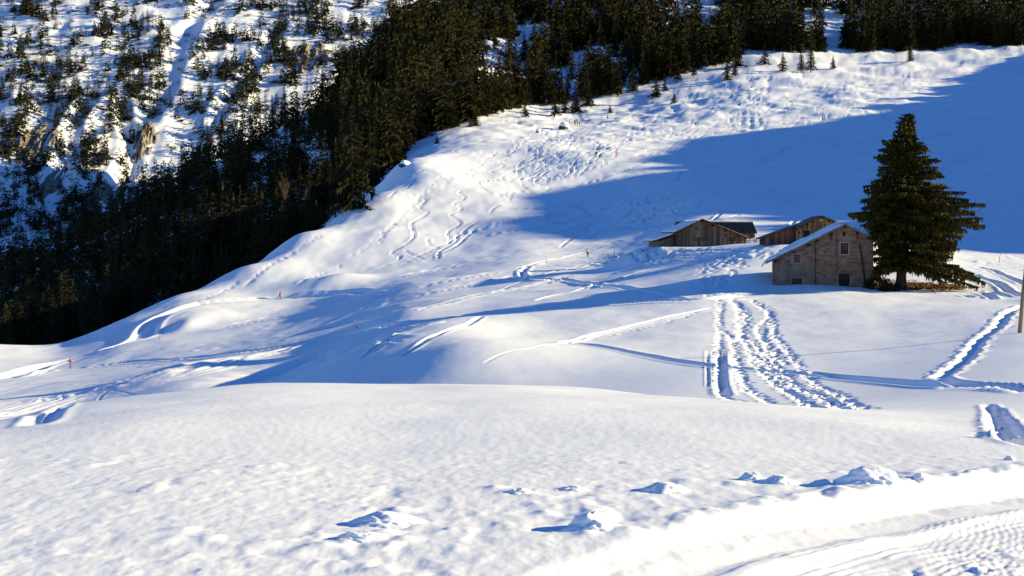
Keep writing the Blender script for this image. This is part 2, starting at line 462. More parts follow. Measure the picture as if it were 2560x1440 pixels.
# ---- the groomed road in the lower right corner and the ploughed bank along it
edge_px = [(3500, 1020), (3000, 1082), (2700, 1135), (2560, 1162), (2400, 1186), (2230, 1212), (2080, 1240), (1950, 1262), (1800, 1294), (1650, 1336), (1500, 1386), (1330, 1450), (1130, 1545), (850, 1690), (300, 2000)]
def ground_at(px, py, z):    # where the sight line meets a level z
    Yh = -z * F / (py - HY); return ((px - CX) / F * Yh, Yh)
edge = [(a[0] / a[1], a[1]) if False else a for a in [ground_at(px, py, -1.74) for px, py in edge_px]]
edge = smooth_path(edge, 6)
ROAD_EDGE = edge
def road_dist(Xa, Ya):
    D = np.full(Xa.shape, np.inf); Al = np.zeros(Xa.shape); acc = 0
    for (x0, y0), (x1, y1) in zip(edge[:-1], edge[1:]):
        L = math.hypot(x1 - x0, y1 - y0)
        k = np.clip(((Xa - x0) * (x1 - x0) + (Ya - y0) * (y1 - y0)) / (L * L), 0, 1)
        d = np.hypot(Xa - x0 - k * (x1 - x0), Ya - y0 - k * (y1 - y0))
        cr = (Xa - x0) * (y1 - y0) - (Ya - y0) * (x1 - x0)
        m = d < np.abs(D)
        D = np.where(m, np.where(cr >= 0, -d, d), D); Al = np.where(m, acc + k * L, Al); acc += L
    return D, Al
nr = int(np.searchsorted(G.Y, 30))
Xn, Yn = G.X[:nr], G.YY[:nr]
sgn_probe, _ = road_dist(np.array([3.0]), np.array([3.0]))
D, Al = road_dist(Xn, Yn)
if sgn_probe[0] < 0: D = -D                       # positive on the road
deep = 0.05 + 0.11 * sstep(0.4, 2.6, Xn) * (0.9 + 0.25 * fbm(Al / 1.1, Al * 0 + 3, 2))
lip = (0.03 + 0.03 * fbm(Xn / 0.25 + 9, Yn / 0.25, 3)) * sstep(0.3, 2.2, Xn)
wob = 0.05 * fbm(Xn / 0.4, Yn / 0.4, 3)
Dn = D + wob
prof = -deep * sstep(-0.02, 0.28, Dn) + lip * np.exp(-((Dn + 0.10) / 0.16) ** 2)
prof += 0.035 * np.exp(-((Dn - 0.75) / 0.10) ** 2) * sstep(0.0, 1.2, Xn)
onroad = sstep(0.25, 0.6, Dn)
bars = np.sin(Dn * 2 * np.pi / 0.085) * 0.004 * sstep(0.5, 0.7, Dn) * (1 - sstep(1.5, 1.8, Dn)) * (0.3 + 0.7 * sstep(-0.15, 0.2, fbm(Xn / 0.7, Yn / 0.7 + 20, 2)))
dash = np.sin(Dn * 2 * np.pi / 0.055) * np.sign(np.sin(Al * 2 * np.pi / 0.10)) * 0.002 * sstep(0.55, 0.7, Dn) * (1 - sstep(1.7, 2.3, Dn)) * sstep(2.2, 2.8, Xn)
pits = np.clip(fbm(Xn / 0.16 + 50, Yn / 0.16, 3) - 0.10, 0, 1) * 0.03 * sstep(1.0, 1.7, Dn) - np.clip(fbm(Xn / 0.11 + 80, Yn / 0.15, 2) - 0.22, 0, 1) * 0.05 * sstep(1.0, 1.6, Dn)
flatten = onroad * (G.Z[:nr] * 0 + 1)
smooth_road = -1.74
G.Z[:nr] = G.Z[:nr] * (1 - 0.75 * flatten) + smooth_road * 0.75 * flatten
G.Z[:nr] += prof + bars + dash + pits
G.freeze()
# ================================================================ tracks in the snow
def zs(ox, oy, k, pts): return [(ox + x / k, oy + y / k) for x, y in pts]
def groove(pts, w, d, rim=0.4, ymin=0.0, ymax=1e9, n=7, wob=0.0, twin=0.0, smoothp=True):
    pl = G.path(pts, ymin=ymin, ymax=ymax)
    if len(pl) < 2: return
    if smoothp: pl = smooth_path(pl, n)
    def prof(D, A, L):
        D = D + wob * np.sin(A * 1.7) * w
        fade = np.clip(np.minimum(A, L - A) / (3 * w) + 0.15, 0, 1)
        if twin: a = np.minimum(np.abs(D - twin), np.abs(D + twin))
        else: a = np.abs(D)
        return fade * (-d * np.exp(-(a / w) ** 2) + rim * d * np.exp(-((a - 1.8 * w) / (0.75 * w)) ** 2))
    G.dist_apply(pl, 3.6 * w + abs(twin) * 2, prof)
def carve(pts, w, d, ymin=0.0, n=7):
    """a ski turn: scooped on the uphill side, a ridge of pushed snow below"""
    pl = G.path(pts, ymin=ymin)
    if len(pl) < 2: return
    pl = smooth_path(pl, n)
    def prof(D, A, L):
        fade = np.clip(np.minimum(A, L - A) / (4 * w) + 0.1, 0, 1)
        return fade * d * (-np.exp(-(D / w) ** 2) + 0.55 * np.exp(-((np.abs(D) - 1.7 * w) / (0.7 * w)) ** 2))
    G.dist_apply(pl, 3.5 * w, prof)
def steps(pts, gap, r, d, side=0.12, jit=0.06, ymin=0.0, both=True):
    """single boot prints along a line"""
    pl = G.path(pts, ymin=ymin)
    if len(pl) < 2: return
    pl = smooth_path(pl, 6)
    k = 0; left = 0.0
    for (x0, y0), (x1, y1) in zip(pl[:-1], pl[1:]):
        L = math.hypot(x1 - x0, y1 - y0)
        if L < 1e-6: continue
        ux, uy = (x1 - x0) / L, (y1 - y0) / L
        s = left
        while s < L:
            sd = side * (1 if k % 2 else -1) if both else 0
            x = x0 + ux * s - uy * sd + random.gauss(0, jit); y = y0 + uy * s + ux * sd + random.gauss(0, jit)
            rr = r * random.uniform(0.8, 1.25)
            G.swell(x, y, rr, rr * random.uniform(0.9, 1.6), -d * random.uniform(0.6, 1.2), random.uniform(-0.5, 0.5), 1.5)
            if random.random() < 0.7:
                G.swell(x - rr * 1.5, y + random.gauss(0, rr), rr * 0.7, rr * 0.8, d * random.uniform(0.2, 0.55))
            s += gap * random.uniform(0.75, 1.3); k += 1
        left = s - L
def level_track(pts, w, cut, ymin=0.0, ymax=1e9):
    """a packed lane: flat floor a little below the snow, rims either side"""
    pl = G.path(pts, ymin=ymin, ymax=ymax)
    pl = smooth_path(pl, 8)
    def prof(D, A, L):
        a = np.abs(D); fade = np.clip(np.minimum(A, L - A) / (6 * w), 0, 1)
        return fade * (-cut * (1 - sstep(w * 0.75, w * 1.15, a)) + 0.45 * cut * np.exp(-((a - 1.3 * w) / (0.25 * w)) ** 2))
    G.dist_apply(pl, 2.2 * w, prof)

Z1 = lambda p: zs(960, 200, 3.2, p)
Z2 = lambda p: zs(960, 600, 2.56, p)
Z6 = lambda p: zs(1700, 620, 3.348, p)
Z5 = lambda p: zs(2300, 620, 6.0, p)
Z8 = lambda p: zs(0, 400, 2.667, p)
# lanes and paths of the valley floor
level_track([(0, 948), (90, 922), (176, 898), (280, 868), (350, 845), (372, 815), (420, 785), (500, 760), (600, 750), (700, 745), (820, 737), (900, 730), (1000, 716)], 1.9, 0.45, ymin=150)
level_track([(60, 942), (130, 928), (330, 905), (560, 887), (700, 868), (860, 838), (980, 812), (1080, 797), (1190, 785), (1300, 775), (1430, 764), (1600, 757), (1760, 750), (1900, 738)], 0.9, 0.32, ymin=100)
level_track([(1545, 634), (1620, 629), (1700, 627), (1790, 626), (1880, 624)], 0.5, 0.25, ymin=150)
G.mound(425, 822, 3.2, 6, -1.3, rad(0), 150); G.mound(452, 818, 3.0, 6, 1.5, rad(0), 150)
for off, w, d in ((0, .22, .08), (7, .22, .07), (-8, .2, .07), (14, .2, .06)):
    groove(Z2([(0, 400 + off), (150, 365 + off), (300, 330 + off), (450, 290 + off * 1.2), (600, 250 + off), (750, 212 + off), (900, 178 + off)]), w, d, ymin=120)
    groove([(0, 1035 + off), (200, 985 + off), (350, 955 + off), (500, 925 + off), (620, 895 + off)], w, d, ymin=60)
    groove([(0, 985 + off), (200, 945 + off), (420, 905 + off), (600, 880 + off), (760, 850 + off), (900, 820 + off)], w, d, ymin=60)
    groove(Z2([(0, 590 + off * 1.5), (120, 560 + off * 1.5), (260, 540 + off), (420, 512 + off)]), w * .8, d * .8, ymin=60)
    groove([(620, 830 + off), (760, 800 + off), (860, 775 + off), (960, 755 + off)], w, d, ymin=120)
for k in range(16):
    x0 = random.uniform(-40, 260); y0 = 1052 - x0 * 0.13 + random.uniform(-38, 2)
    groove([(x0, y0), (x0 + 60, y0 - 14 - random.uniform(-4, 6)), (x0 + 150, y0 - 34 + random.uniform(-6, 6)), (x0 + 240, y0 - 52 + random.uniform(-8, 8))], 0.12, 0.045, ymin=14)
groove(Z2([(920, 172), (890, 195), (885, 215), (905, 240), (1000, 252), (1200, 265), (1340, 285), (1440, 297)]), 0.42, 0.5, ymin=120)
groove(Z2([(1440, 297), (1650, 330), (1900, 380)]), 0.4, 0.2, ymin=100)
groove(Z2([(980, 385), (1100, 355), (1200, 335), (1440, 270), (1640, 205), (1800, 150), (1900, 120)]), 0.3, 0.22, ymin=120)
groove(Z2([(400, 400), (650, 345), (800, 300), (950, 245), (1100, 200), (1300, 160), (1500, 130)]), 0.25, 0.16, ymin=120)
groove(Z2([(990, 215), (1200, 190), (1400, 140), (1600, 110)]), 0.25, 0.15, ymin=120)
for a in range(10):
    x = random.uniform(1450, 2300); y = random.uniform(70, 150)
    groove(Z2([(x - 300, y + 60 + random.uniform(-20, 20)), (x - 120, y + 25), (x, y), (x + 150, y - random.uniform(0, 30))]), 0.2, 0.15, ymin=140)
# wind drifts and old ski lines drawn out along the valley
for a, b, c in (((0, 1008), (330, 950), (620, 890)), ((60, 1000), (400, 930), (760, 862)), ((430, 935), (720, 875), (1000, 806)), ((600, 940), (820, 890), (1000, 850)), ((560, 815), (760, 775), (960, 735)), ((640, 850), (820, 812), (1010, 770)),
                ((880, 775), (1050, 735), (1290, 690)), ((800, 770), (1000, 725), (1250, 680)), ((1050, 770), (1200, 735), (1420, 690)), ((300, 885), (480, 860), (640, 838)), ((460, 875), (640, 850), (800, 815)), ((1000, 690), (1150, 660), (1400, 628)), ((900, 668), (1100, 640), (1300, 612)), ((1300, 668), (1450, 655), (1650, 640))):
    groove([a, b, c], random.uniform(.5, 1.1), random.uniform(.10, .22), 0.7, ymin=60, wob=.3)
    groove([(p[0], p[1] + 5) for p in (a, b, c)], .2, .10, .6, ymin=60, wob=.3)
# the dome: V-shaped ski track, curved tracks on the left flank
groove(Z2([(2115, 438), (1900, 480), (1720, 520), (1500, 575), (1300, 620), (1145, 660)]), 0.24, 0.2, 0.5, ymin=60)
steps(Z2([(2000, 470), (1800, 530), (1600, 580), (1400, 625)]), 0.55, 0.12, 0.12, ymin=60, both=False)
groove(Z2([(1145, 660), (1280, 668), (1450, 695), (1650, 735), (1900, 780), (2130, 810), (2270, 822)]) + [(1960, 930), (2050, 940), (2150, 950), (2250, 958), (2340, 965), (2420, 966), (2490, 969), (2580, 975)], 0.34, 0.22, 0.3, ymin=50)
groove([(2020, 930), (2120, 943), (2240, 955), (2340, 963)], 0.2, 0.12, ymin=50)
groove(Z2([(625, 490), (560, 530), (470, 560), (380, 590), (300, 620), (250, 650), (190, 700), (110, 745)]), 0.2, 0.12, ymin=60)
groove(Z2([(600, 492), (540, 530), (380, 596), (265, 655), (130, 742)]), 0.15, 0.08, ymin=60)
for k in range(5):
    x = random.uniform(-60, 60); y = random.uniform(0, 40)
    groove(Z2([(x + 430, y + 500), (x + 250, y + 535), (x + 130, y + 570), (x + 60, y + 610), (x - 20, y + 665), (x - 90, y + 700 + 8 * k)]), random.uniform(.1, .2), random.uniform(.04, .09), ymin=60)
groove(Z2([(1140, 662), (960, 690), (850, 705), (760, 730), (640, 790)]), 0.12, 0.04, ymin=60)
groove([(620, 955), (700, 925), (790, 895), (880, 866), (960, 842)], 2.4, 0.55, 0.2, ymin=60, wob=.3)
# trampled trails on the dome below the house
TR = [[(330, 450), (335, 520), (330, 600), (332, 700), (325, 780), (318, 850), (315, 950), (320, 1080), (330, 1180), (360, 1240), (450, 1275), (550, 1305)],
      [(440, 440), (520, 520), (545, 600), (530, 700), (525, 760), (600, 780), (640, 830), (700, 900), (740, 990)],
      [(480, 450), (490, 560), (500, 650), (505, 750), (560, 800), (600, 900), (650, 1000), (720, 1080), (850, 1180), (980, 1250), (1080, 1310), (1150, 1345)],
      [(600, 440), (690, 500), (740, 560), (680, 640), (650, 690), (720, 800), (790, 880), (880, 980)],
      [(740, 540), (770, 640), (800, 740), (880, 830), (930, 900), (1010, 1000)],
      [(370, 700), (430, 760), (460, 870), (480, 980), (520, 1080), (570, 1190), (680, 1250), (800, 1320), (860, 1335)],
      [(700, 680), (690, 760), (740, 860), (790, 960), (900, 1080), (1000, 1180), (1150, 1240), (1280, 1310), (1400, 1360)],
      [(1000, 1020), (1080, 1090), (1150, 1150), (1280, 1210), (1400, 1270), (1560, 1365)],
      [(640, 900), (740, 1000), (830, 1100), (900, 1200), (1020, 1280), (1110, 1345)],
      [(1030, 1190), (1130, 1210), (1230, 1260), (1320, 1320), (1400, 1365)]]
for i, t in enumerate(TR):
    for dx in (-8, 3, 14):
        steps(Z6([(x + dx + random.uniform(-3, 3), y) for x, y in t]), 0.62, 0.13, 0.125, side=0.10, jit=0.09, ymin=40)
    if i in (1, 3): steps(Z6([(x + 30, y) for x, y in t]), 0.5, 0.13, 0.125, side=0.2, jit=0.12, ymin=40)
groove(Z6([(333, 900), (340, 980), (340, 1080), (350, 1170), (375, 1240)]), 0.24, 0.16, 0.3, ymin=40)
for off in (-8, 78, 250, 330):
    groove(Z6([(240 + off * .4, 860), (238 + off * .4, 960), (240 + off * .4, 1060), (245 + off * .4, 1160)]), 0.08, 0.08, ymin=40)
for t in ([(1760, 640), (1757, 660), (1755, 685)], [(1775, 648), (1782, 665), (1783, 682)], [(1800, 640), (1812, 655), (1822, 672), (1832, 690)], [(1815, 640), (1830, 655), (1842, 675)], [(1842, 652), (1862, 668)], [(1795, 690), (1815, 715), (1825, 740)], [(1770, 690), (1775, 740)]):
    steps(t, 0.4, 0.2, 0.15, side=0.25, jit=0.2, ymin=120)
for k in range(420):       # trodden yard round the barns
    p = G.hit(random.uniform(1560, 1930), random.uniform(618, 645), 130)
    if p: G.swell(p.x, p.y, random.uniform(.15, .4), random.uniform(.25, .6), random.uniform(-.16, .12))
for k in range(140):
    p = G.hit(random.uniform(2420, 2570), random.uniform(632, 680), 100)
    if p and random.random() < 0.5 + 0.5 * (p.y > 160): G.swell(p.x, p.y, random.uniform(.15, .4), random.uniform(.25, .6), random.uniform(-.14, .1))
# right edge: trench, ski lines, dug hollow
RT = Z5([(1620, 850), (1520, 885), (1420, 920), (1350, 955), (1220, 1080), (1170, 1170), (1040, 1270), (900, 1380)]) + [(2415, 895), (2375, 925), (2352, 943)]
groove(RT, 0.32, 0.2, 0.3, ymin=45, wob=0.25)
for s in (-1, 1):
    steps([(x + s * 17, y) for x, y in RT], 0.5, 0.11, 0.12, side=0.25, jit=0.16, ymin=45)
groove([(2345, 945), (2365, 955), (2400, 960), (2480, 966), (2580, 978)], 0.3, 0.22, ymin=40)
groove(Z5([(840, 285), (980, 315), (1130, 350), (1330, 440), (1560, 540)]), 0.3, 0.25, ymin=110)
groove(Z5([(780, 395), (930, 460), (1080, 500), (1200, 555), (1330, 660), (1500, 720)]), 0.35, 0.3, ymin=105)
groove(Z5([(910, 690), (1000, 710), (1110, 770)]), 0.3, 0.3, ymin=100); groove(Z5([(1040, 655), (1200, 715), (1400, 735)]), 0.3, 0.25, ymin=100); groove(Z5([(620, 712), (780, 740)]), 0.3, 0.25, ymin=100)
groove([(2470, 1012), (2485, 1030), (2497, 1055), (2515, 1085), (2545, 1104), (2600, 1115)], 0.11, 0.12, 0.2, ymin=10, ymax=40)
groove([(2500, 1020), (2515, 1045), (2540, 1075), (2580, 1090)], 0.08, 0.07, 0.1, ymin=10, ymax=40)
for k in range(150):
    a = random.random(); p = G.hit(2440 + 110 * random.random(), 1022 + 75 * a, 10)
    if p: G.swell(p.x, p.y, random.uniform(.02, .05), random.uniform(.03, .10), random.uniform(-.04, .05))
# crumbs and small clods strewn along the ploughed edge
for k in range(200):
    bx, by, rx_, ry_ = random.choice(((1800, 1212, 260, 22), (970, 1305, 130, 40), (1480, 1295, 110, 35), (2250, 1190, 260, 14), (1300, 1290, 320, 70), (700, 1370, 420, 60)))
    p = G.hit(bx + random.gauss(0, .5) * rx_, by + random.gauss(0, .5) * ry_, 5, 40)
    if p: G.swell(p.x, p.y, random.uniform(.05, .14), random.uniform(.05, .14), random.uniform(-.012, .017), random.uniform(0, 3), 1.0)
# boot prints climbing the left flank
for t, g in (([(1155, 405), (1110, 445), (1060, 490), (1020, 525), (985, 560), (940, 600), (880, 640)], .9), ([(1168, 408), (1120, 450), (1075, 492), (1030, 530), (990, 570)], .9), ([(1050, 490), (1010, 530), (975, 570), (945, 610)], .9),
             ([(800, 590), (740, 625), (690, 655), (640, 690), (600, 720)], .9), ([(860, 660), (790, 690), (740, 715)], .9), ([(600, 700), (540, 735), (490, 762)], .8), ([(1130, 415), (1090, 450), (1040, 500)], 1.0), ([(780, 600), (700, 650), (620, 712)], .9)):
    steps(t, g, 0.28, 0.22, side=0.3, jit=0.15, ymin=200)
# ski turns on the hill
TURNS = [[(210, 900), (250, 930), (320, 950), (330, 975), (280, 1010), (310, 1040), (350, 1060), (300, 1100), (220, 1150), (240, 1220), (230, 1270), (150, 1330), (60, 1380), (130, 1410), (110, 1440)],
         [(640, 880), (600, 900), (650, 945), (560, 990), (620, 1020), (600, 1050), (530, 1080), (615, 1145), (510, 1220), (530, 1290), (490, 1330), (320, 1390)],
         [(1100, 545), (990, 595), (1010, 620), (920, 660), (955, 690), (855, 735), (960, 760), (1180, 805)],
         [(600, 550), (570, 565), (600, 590), (720, 580), (870, 570), (880, 600), (800, 640), (790, 670), (680, 720), (650, 745), (700, 768), (900, 795)],
         [(1340, 590), (1080, 680), (1110, 710), (1000, 740), (930, 790), (770, 810), (765, 845), (850, 905), (970, 930), (1010, 970)],
         [(1640, 580), (1450, 640), (1300, 680), (1240, 730), (1115, 780), (1105, 840), (1160, 885)],
         [(1500, 620), (1400, 690), (1250, 740), (1215, 800), (1230, 830), (1320, 860), (1240, 905), (1050, 890), (1010, 960)],
         [(1480, 650), (1490, 740), (1380, 800), (1270, 760), (1310, 810), (1200, 850)],
         [(1720, 520), (1800, 560), (1720, 600), (1600, 640), (1480, 690)],
         [(1770, 630), (1760, 680), (1600, 720), (1560, 770), (1430, 790)],
         [(1640, 460), (1630, 490), (1700, 500), (1720, 530), (1620, 580)],
         [(1530, 450), (1470, 500), (1490, 520), (1350, 545), (1180, 550), (1190, 570), (1340, 600)],
         [(1790, 330), (1770, 355), (1810, 400), (1840, 440), (1850, 470), (1760, 490), (1720, 520)],
         [(760, 1130), (640, 1210), (540, 1290), (400, 1350), (220, 1430)], [(740, 1190), (680, 1240), (560, 1340), (380, 1420)], [(800, 1200), (600, 1240), (580, 1290), (450, 1370), (440, 1430)],
         [(1480, 970), (1520, 1010), (1700, 1080), (1840, 1080), (1860, 1050)], [(1360, 970), (1290, 1030), (1300, 1090), (1400, 1160)], [(850, 1060), (900, 1010), (1000, 980)],
         [(2200, 910), (2110, 930), (2140, 990), (2060, 1040), (1960, 1080), (1860, 1120)], [(2020, 930), (1980, 970), (2000, 1030), (1920, 1100)], [(2300, 960), (2180, 1010), (2170, 1050)],
         [(2560, 960), (2480, 1020), (2330, 1030), (2330, 1060), (2450, 1090)], [(2400, 1060), (2220, 1110), (2090, 1100), (2090, 1150), (1950, 1190)], [(2200, 1050), (2060, 1150), (1990, 1200)],
         [(160, 1360), (340, 1440)], [(1740, 1210), (1650, 1270), (1620, 1230)], [(1590, 1240), (1500, 1270), (1410, 1340)], [(350, 1270), (360, 1310), (420, 1345)],
         [(230, 820), (180, 870)], [(100, 890), (40, 945)], [(480, 650), (400, 700), (240, 760)]]
for t in TURNS: carve(Z1(t), 0.33, 0.21, ymin=150, n=6)
def wander(px, py, dx, dy, n, amp):
    pts = []; ph = random.uniform(0, 6.28); fr = random.uniform(0.9, 1.5)
    for k in range(n):
        a = amp * math.sin(ph + k * fr)
        pts.append((px + dx * k + a * 1.6, py + dy * k + a * 0.25))
    return pts
for k in range(60):
    px = random.uniform(1280, 1850); py = random.uniform(265, 400) - (px - 1280) * 0.10
    carve(wander(px, py, -random.uniform(6, 22), random.uniform(6, 13), random.randint(4, 10), random.uniform(4, 11)), 0.34, 0.20, ymin=250, n=4)
for k in range(60):
    px = random.uniform(1850, 2330); py = random.uniform(165, 320) - (px - 1850) * 0.13
    carve(wander(px, py, -random.uniform(-2, 18), random.uniform(6, 12), random.randint(3, 9), random.uniform(4, 10)), 0.36, 0.21, ymin=250, n=4)
for k in range(70):
    px = random.uniform(1400, 2560); py = random.uniform(300, 600)
    carve(wander(px, py, -random.uniform(15, 60), random.uniform(2, 14), random.randint(3, 7), random.uniform(3, 16)), 0.36, 0.26, ymin=230, n=4)
for px in (1862, 1872, 1882, 1894, 1906, 1914):
    steps([(px + 4, 175), (px + 10, 215), (px, 250), (px + random.uniform(-8, 8), 290), (px + random.uniform(-12, 12), 330)], 1.6, 0.45, 0.36, side=0.2, jit=0.15, ymin=300)
for k in range(8):
    px = random.uniform(1700, 1790)
    steps([(px, 205), (px - 12, 230), (px - 30, 260)], 1.6, 0.4, 0.2, ymin=300)
G.freeze()
# ================================================================ ground mesh, ridge to the right, mountainside behind
def fan_mesh(name, fan, mat):
    V = np.stack([fan.X, fan.YY, fan.Z], -1).reshape(-1, 3)
    nR, nC = fan.Z.shape
    idx = np.arange(nR * nC).reshape(nR, nC)
    Q = np.stack([idx[:-1, :-1], idx[:-1, 1:], idx[1:, 1:], idx[1:, :-1]], -1).reshape(-1, 4)
    return tag(link(name, np_mesh(name, V, Q, mat, smooth=True, quads=True)), kind='structure')
fan_mesh('snow_ground', G, SNOW)

# the valley side to the right, outside the frame: its crest throws the evening shadow over the right of the hill
RX = 430.0
tan_el = math.tan(rad(SUN_EL)) ; slope_h = SUN_H[1] / SUN_H[0]
edge_shadow = [(2545, 637), (2400, 632), (1900, 588), (1640, 588), (1440, 606), (1320, 596), (1220, 582), (1240, 530), (1300, 500), (1400, 465), (1500, 422), (1640, 382), (1720, 342), (1950, 326), (2100, 290), (2200, 252), (2330, 218), (2440, 172), (2540, 140)]
prof_pts = []
for px, py in edge_shadow:
    p = G.hit(px, py, 160)
    prof_pts.append((p.y + slope_h * (RX - p.x), p.z + tan_el / SUN_H[0] * (RX - p.x)))
prof_pts.sort()
py_ = np.array([a for a, b in prof_pts]); pz_ = np.array([b for a, b in prof_pts])
py_ = np.concatenate([[60, 120, 170], py_, [py_[-1] + 120, py_[-1] + 320]]); pz_ = np.concatenate([[20, 40, 66], pz_, [pz_[-1] + 5, pz_[-1] - 20]])
print('RIDGE', list(zip(py_.round(), pz_.round())))
ry = np.linspace(60, 1150, 520); rx = np.concatenate([np.linspace(RX - 60, RX + 10, 24), np.linspace(RX + 20, RX + 420, 20)])
RYg, RXg = np.meshgrid(ry, rx, indexing='ij')
crest = np.interp(ry, py_, pz_)
crest = np.convolve(np.pad(crest, 4, mode='edge'), np.ones(9) / 9, 'valid')
crest = crest + 3.0 * fbm(ry / 30, ry * 0 + 2.0, 5, 0.62)
crest = crest + 4.5 * fbm(ry / 11, ry * 0 + 7.0, 3, 0.6) * (0.25 + np.exp(-((ry - 690) / 60) ** 2))
for yn, wn_, dn in ((297, 9, 7), (318, 6, 4), (424, 6, 6), (440, 4, 4), (600, 6, 4), (636, 5, 4), (662, 6, 5)):
    crest = crest - dn * np.exp(-((ry - yn) / wn_) ** 2)
sh = np.where(RXg < RX, np.clip((RXg - (RX - 60)) / 60, 0, 1), 1 - 0.25 * np.clip((RXg - RX) / 420, 0, 1) ** 1)
hZ = -20 + (crest[:, None] + 20) * sh - np.where(RXg > RX, 0.5, 0) * 0
nR, nC = hZ.shape
idx = np.arange(nR * nC).reshape(nR, nC)
Q = np.stack([idx[:-1, :-1], idx[:-1, 1:], idx[1:, 1:], idx[1:, :-1]], -1).reshape(-1, 4)
tag(link('valley_side', np_mesh('valley_side', np.stack([RXg, RYg, hZ], -1).reshape(-1, 3), Q, SNOW_FAR, smooth=True, quads=True)), kind='structure')

# the mountainside across the valley
MS = []
for px in (-1100, -400, 0, 350, 700, 1050, 1500, 2000):
    k = (px - 500) / 1000.0
    for py, Yd in ((900, 820), (760, 900), (640, 985), (520, 1070), (400, 1150), (300, 1215), (200, 1290), (100, 1370), (0, 1460), (-120, 1560), (-260, 1660)):
        MS.append((px, py - 10 * math.sin(px / 260.0 + py / 170.0), Yd * (1 + 0.030 * k)))
mt = np.concatenate([np.linspace(-0.75, -0.39, 40)[:-1], np.linspace(-0.39, 0.06, 280), np.linspace(0.06, 0.3, 30)[1:]])
my = logs(820, 1680, 270)
MT = Fan(mt, my, MS)
mx, myy = MT.X, MT.YY
warp = 14 * fbm(mx / 90 + 5, myy / 140, 2)
rib = 1 - np.abs(fbm((mx + warp + 0.16 * myy) / 62, myy / 260 + 3, 2)) * 2.0       # ribs and gullies down the fall line
MT.Z += 8.0 * (rib - 0.5) * (0.35 + 0.65 * (1 - sstep(1180, 1330, myy)))
MT.Z += 4.0 * fbm(mx / 48, myy / 70, 4, 0.5) + 0.9 * fbm(mx / 12 + 3, myy / 18, 3, 0.5)
MT.freeze()
def gully(pts, w, d):
    pl = smooth_path(MT.path(pts), 8)
    def prof(D, A, L):
        a = np.abs(D); return -d * np.exp(-(a / w) ** 2) + 0.35 * d * np.exp(-((a - 1.7 * w) / (0.6 * w)) ** 2)
    MT.dist_apply(pl, 3.4 * w, prof)
gully([(560, -40), (500, 30), (450, 110), (420, 180), (400, 240), (370, 290), (330, 330)], 9, 3.5)
gully([(330, 330), (250, 300), (180, 360), (150, 430), (120, 520), (90, 620)], 8, 5)
gully([(220, 260), (190, 300), (165, 350)], 6, 4)
gully([(700, 60), (640, 150), (570, 240), (540, 300)], 6, 4)
gully([(300, 250), (330, 380), (290, 470), (260, 560)], 6, 5)
MT.freeze()
fan_mesh('mountainside', MT, SNOW_FAR)
# ================================================================ trees
def foliage_mat(name, dark, mid, light, scale):
    m, nt, b = new_mat(name)
    tc = node(nt, 'ShaderNodeTexCoord'); oi = node(nt, 'ShaderNodeObjectInfo')
    n = node(nt, 'ShaderNodeTexNoise', Scale=scale, Detail=4.0)
    nt.links.new(tc.outputs['Object'], n.inputs['Vector'])
    mx = node(nt, 'ShaderNodeMix', data_type='FLOAT'); mx.inputs[0].default_value = 0.25
    nt.links.new(n.outputs[0], mx.inputs[2]); nt.links.new(oi.outputs['Random'], mx.inputs[3])
    r = ramp(nt, mx.outputs[0], [(0.25, dark), (0.5, mid), (0.8, light)])
    nt.links.new(r.outputs[0], b.inputs['Base Color'])
    b.inputs['Roughness'].default_value = 0.75
    b.inputs['Specular IOR Level'].default_value = 0.1
    return m
NEEDLE = foliage_mat('spruce_needles', (0.008, 0.009, 0.0025), (0.022, 0.0205, 0.004), (0.062, 0.047, 0.007), 0.22)
NEEDLE_BIG = foliage_mat('old_spruce_needles', (0.012, 0.014, 0.003), (0.038, 0.034, 0.006), (0.12, 0.08, 0.012), 0.8)
NEEDLE_FAR = foliage_mat('far_needles', (0.010, 0.012, 0.006), (0.022, 0.023, 0.010), (0.045, 0.040, 0.016), 0.1)
BARK = noise_mat('bark', (0.035, 0.024, 0.017), (0.10, 0.07, 0.05), scale=6.0, stretch=(1, 1, .25), bump=0.02)
TWIG = noise_mat('bare_twigs', (0.05, 0.028, 0.020), (0.11, 0.065, 0.05), scale=5.0)

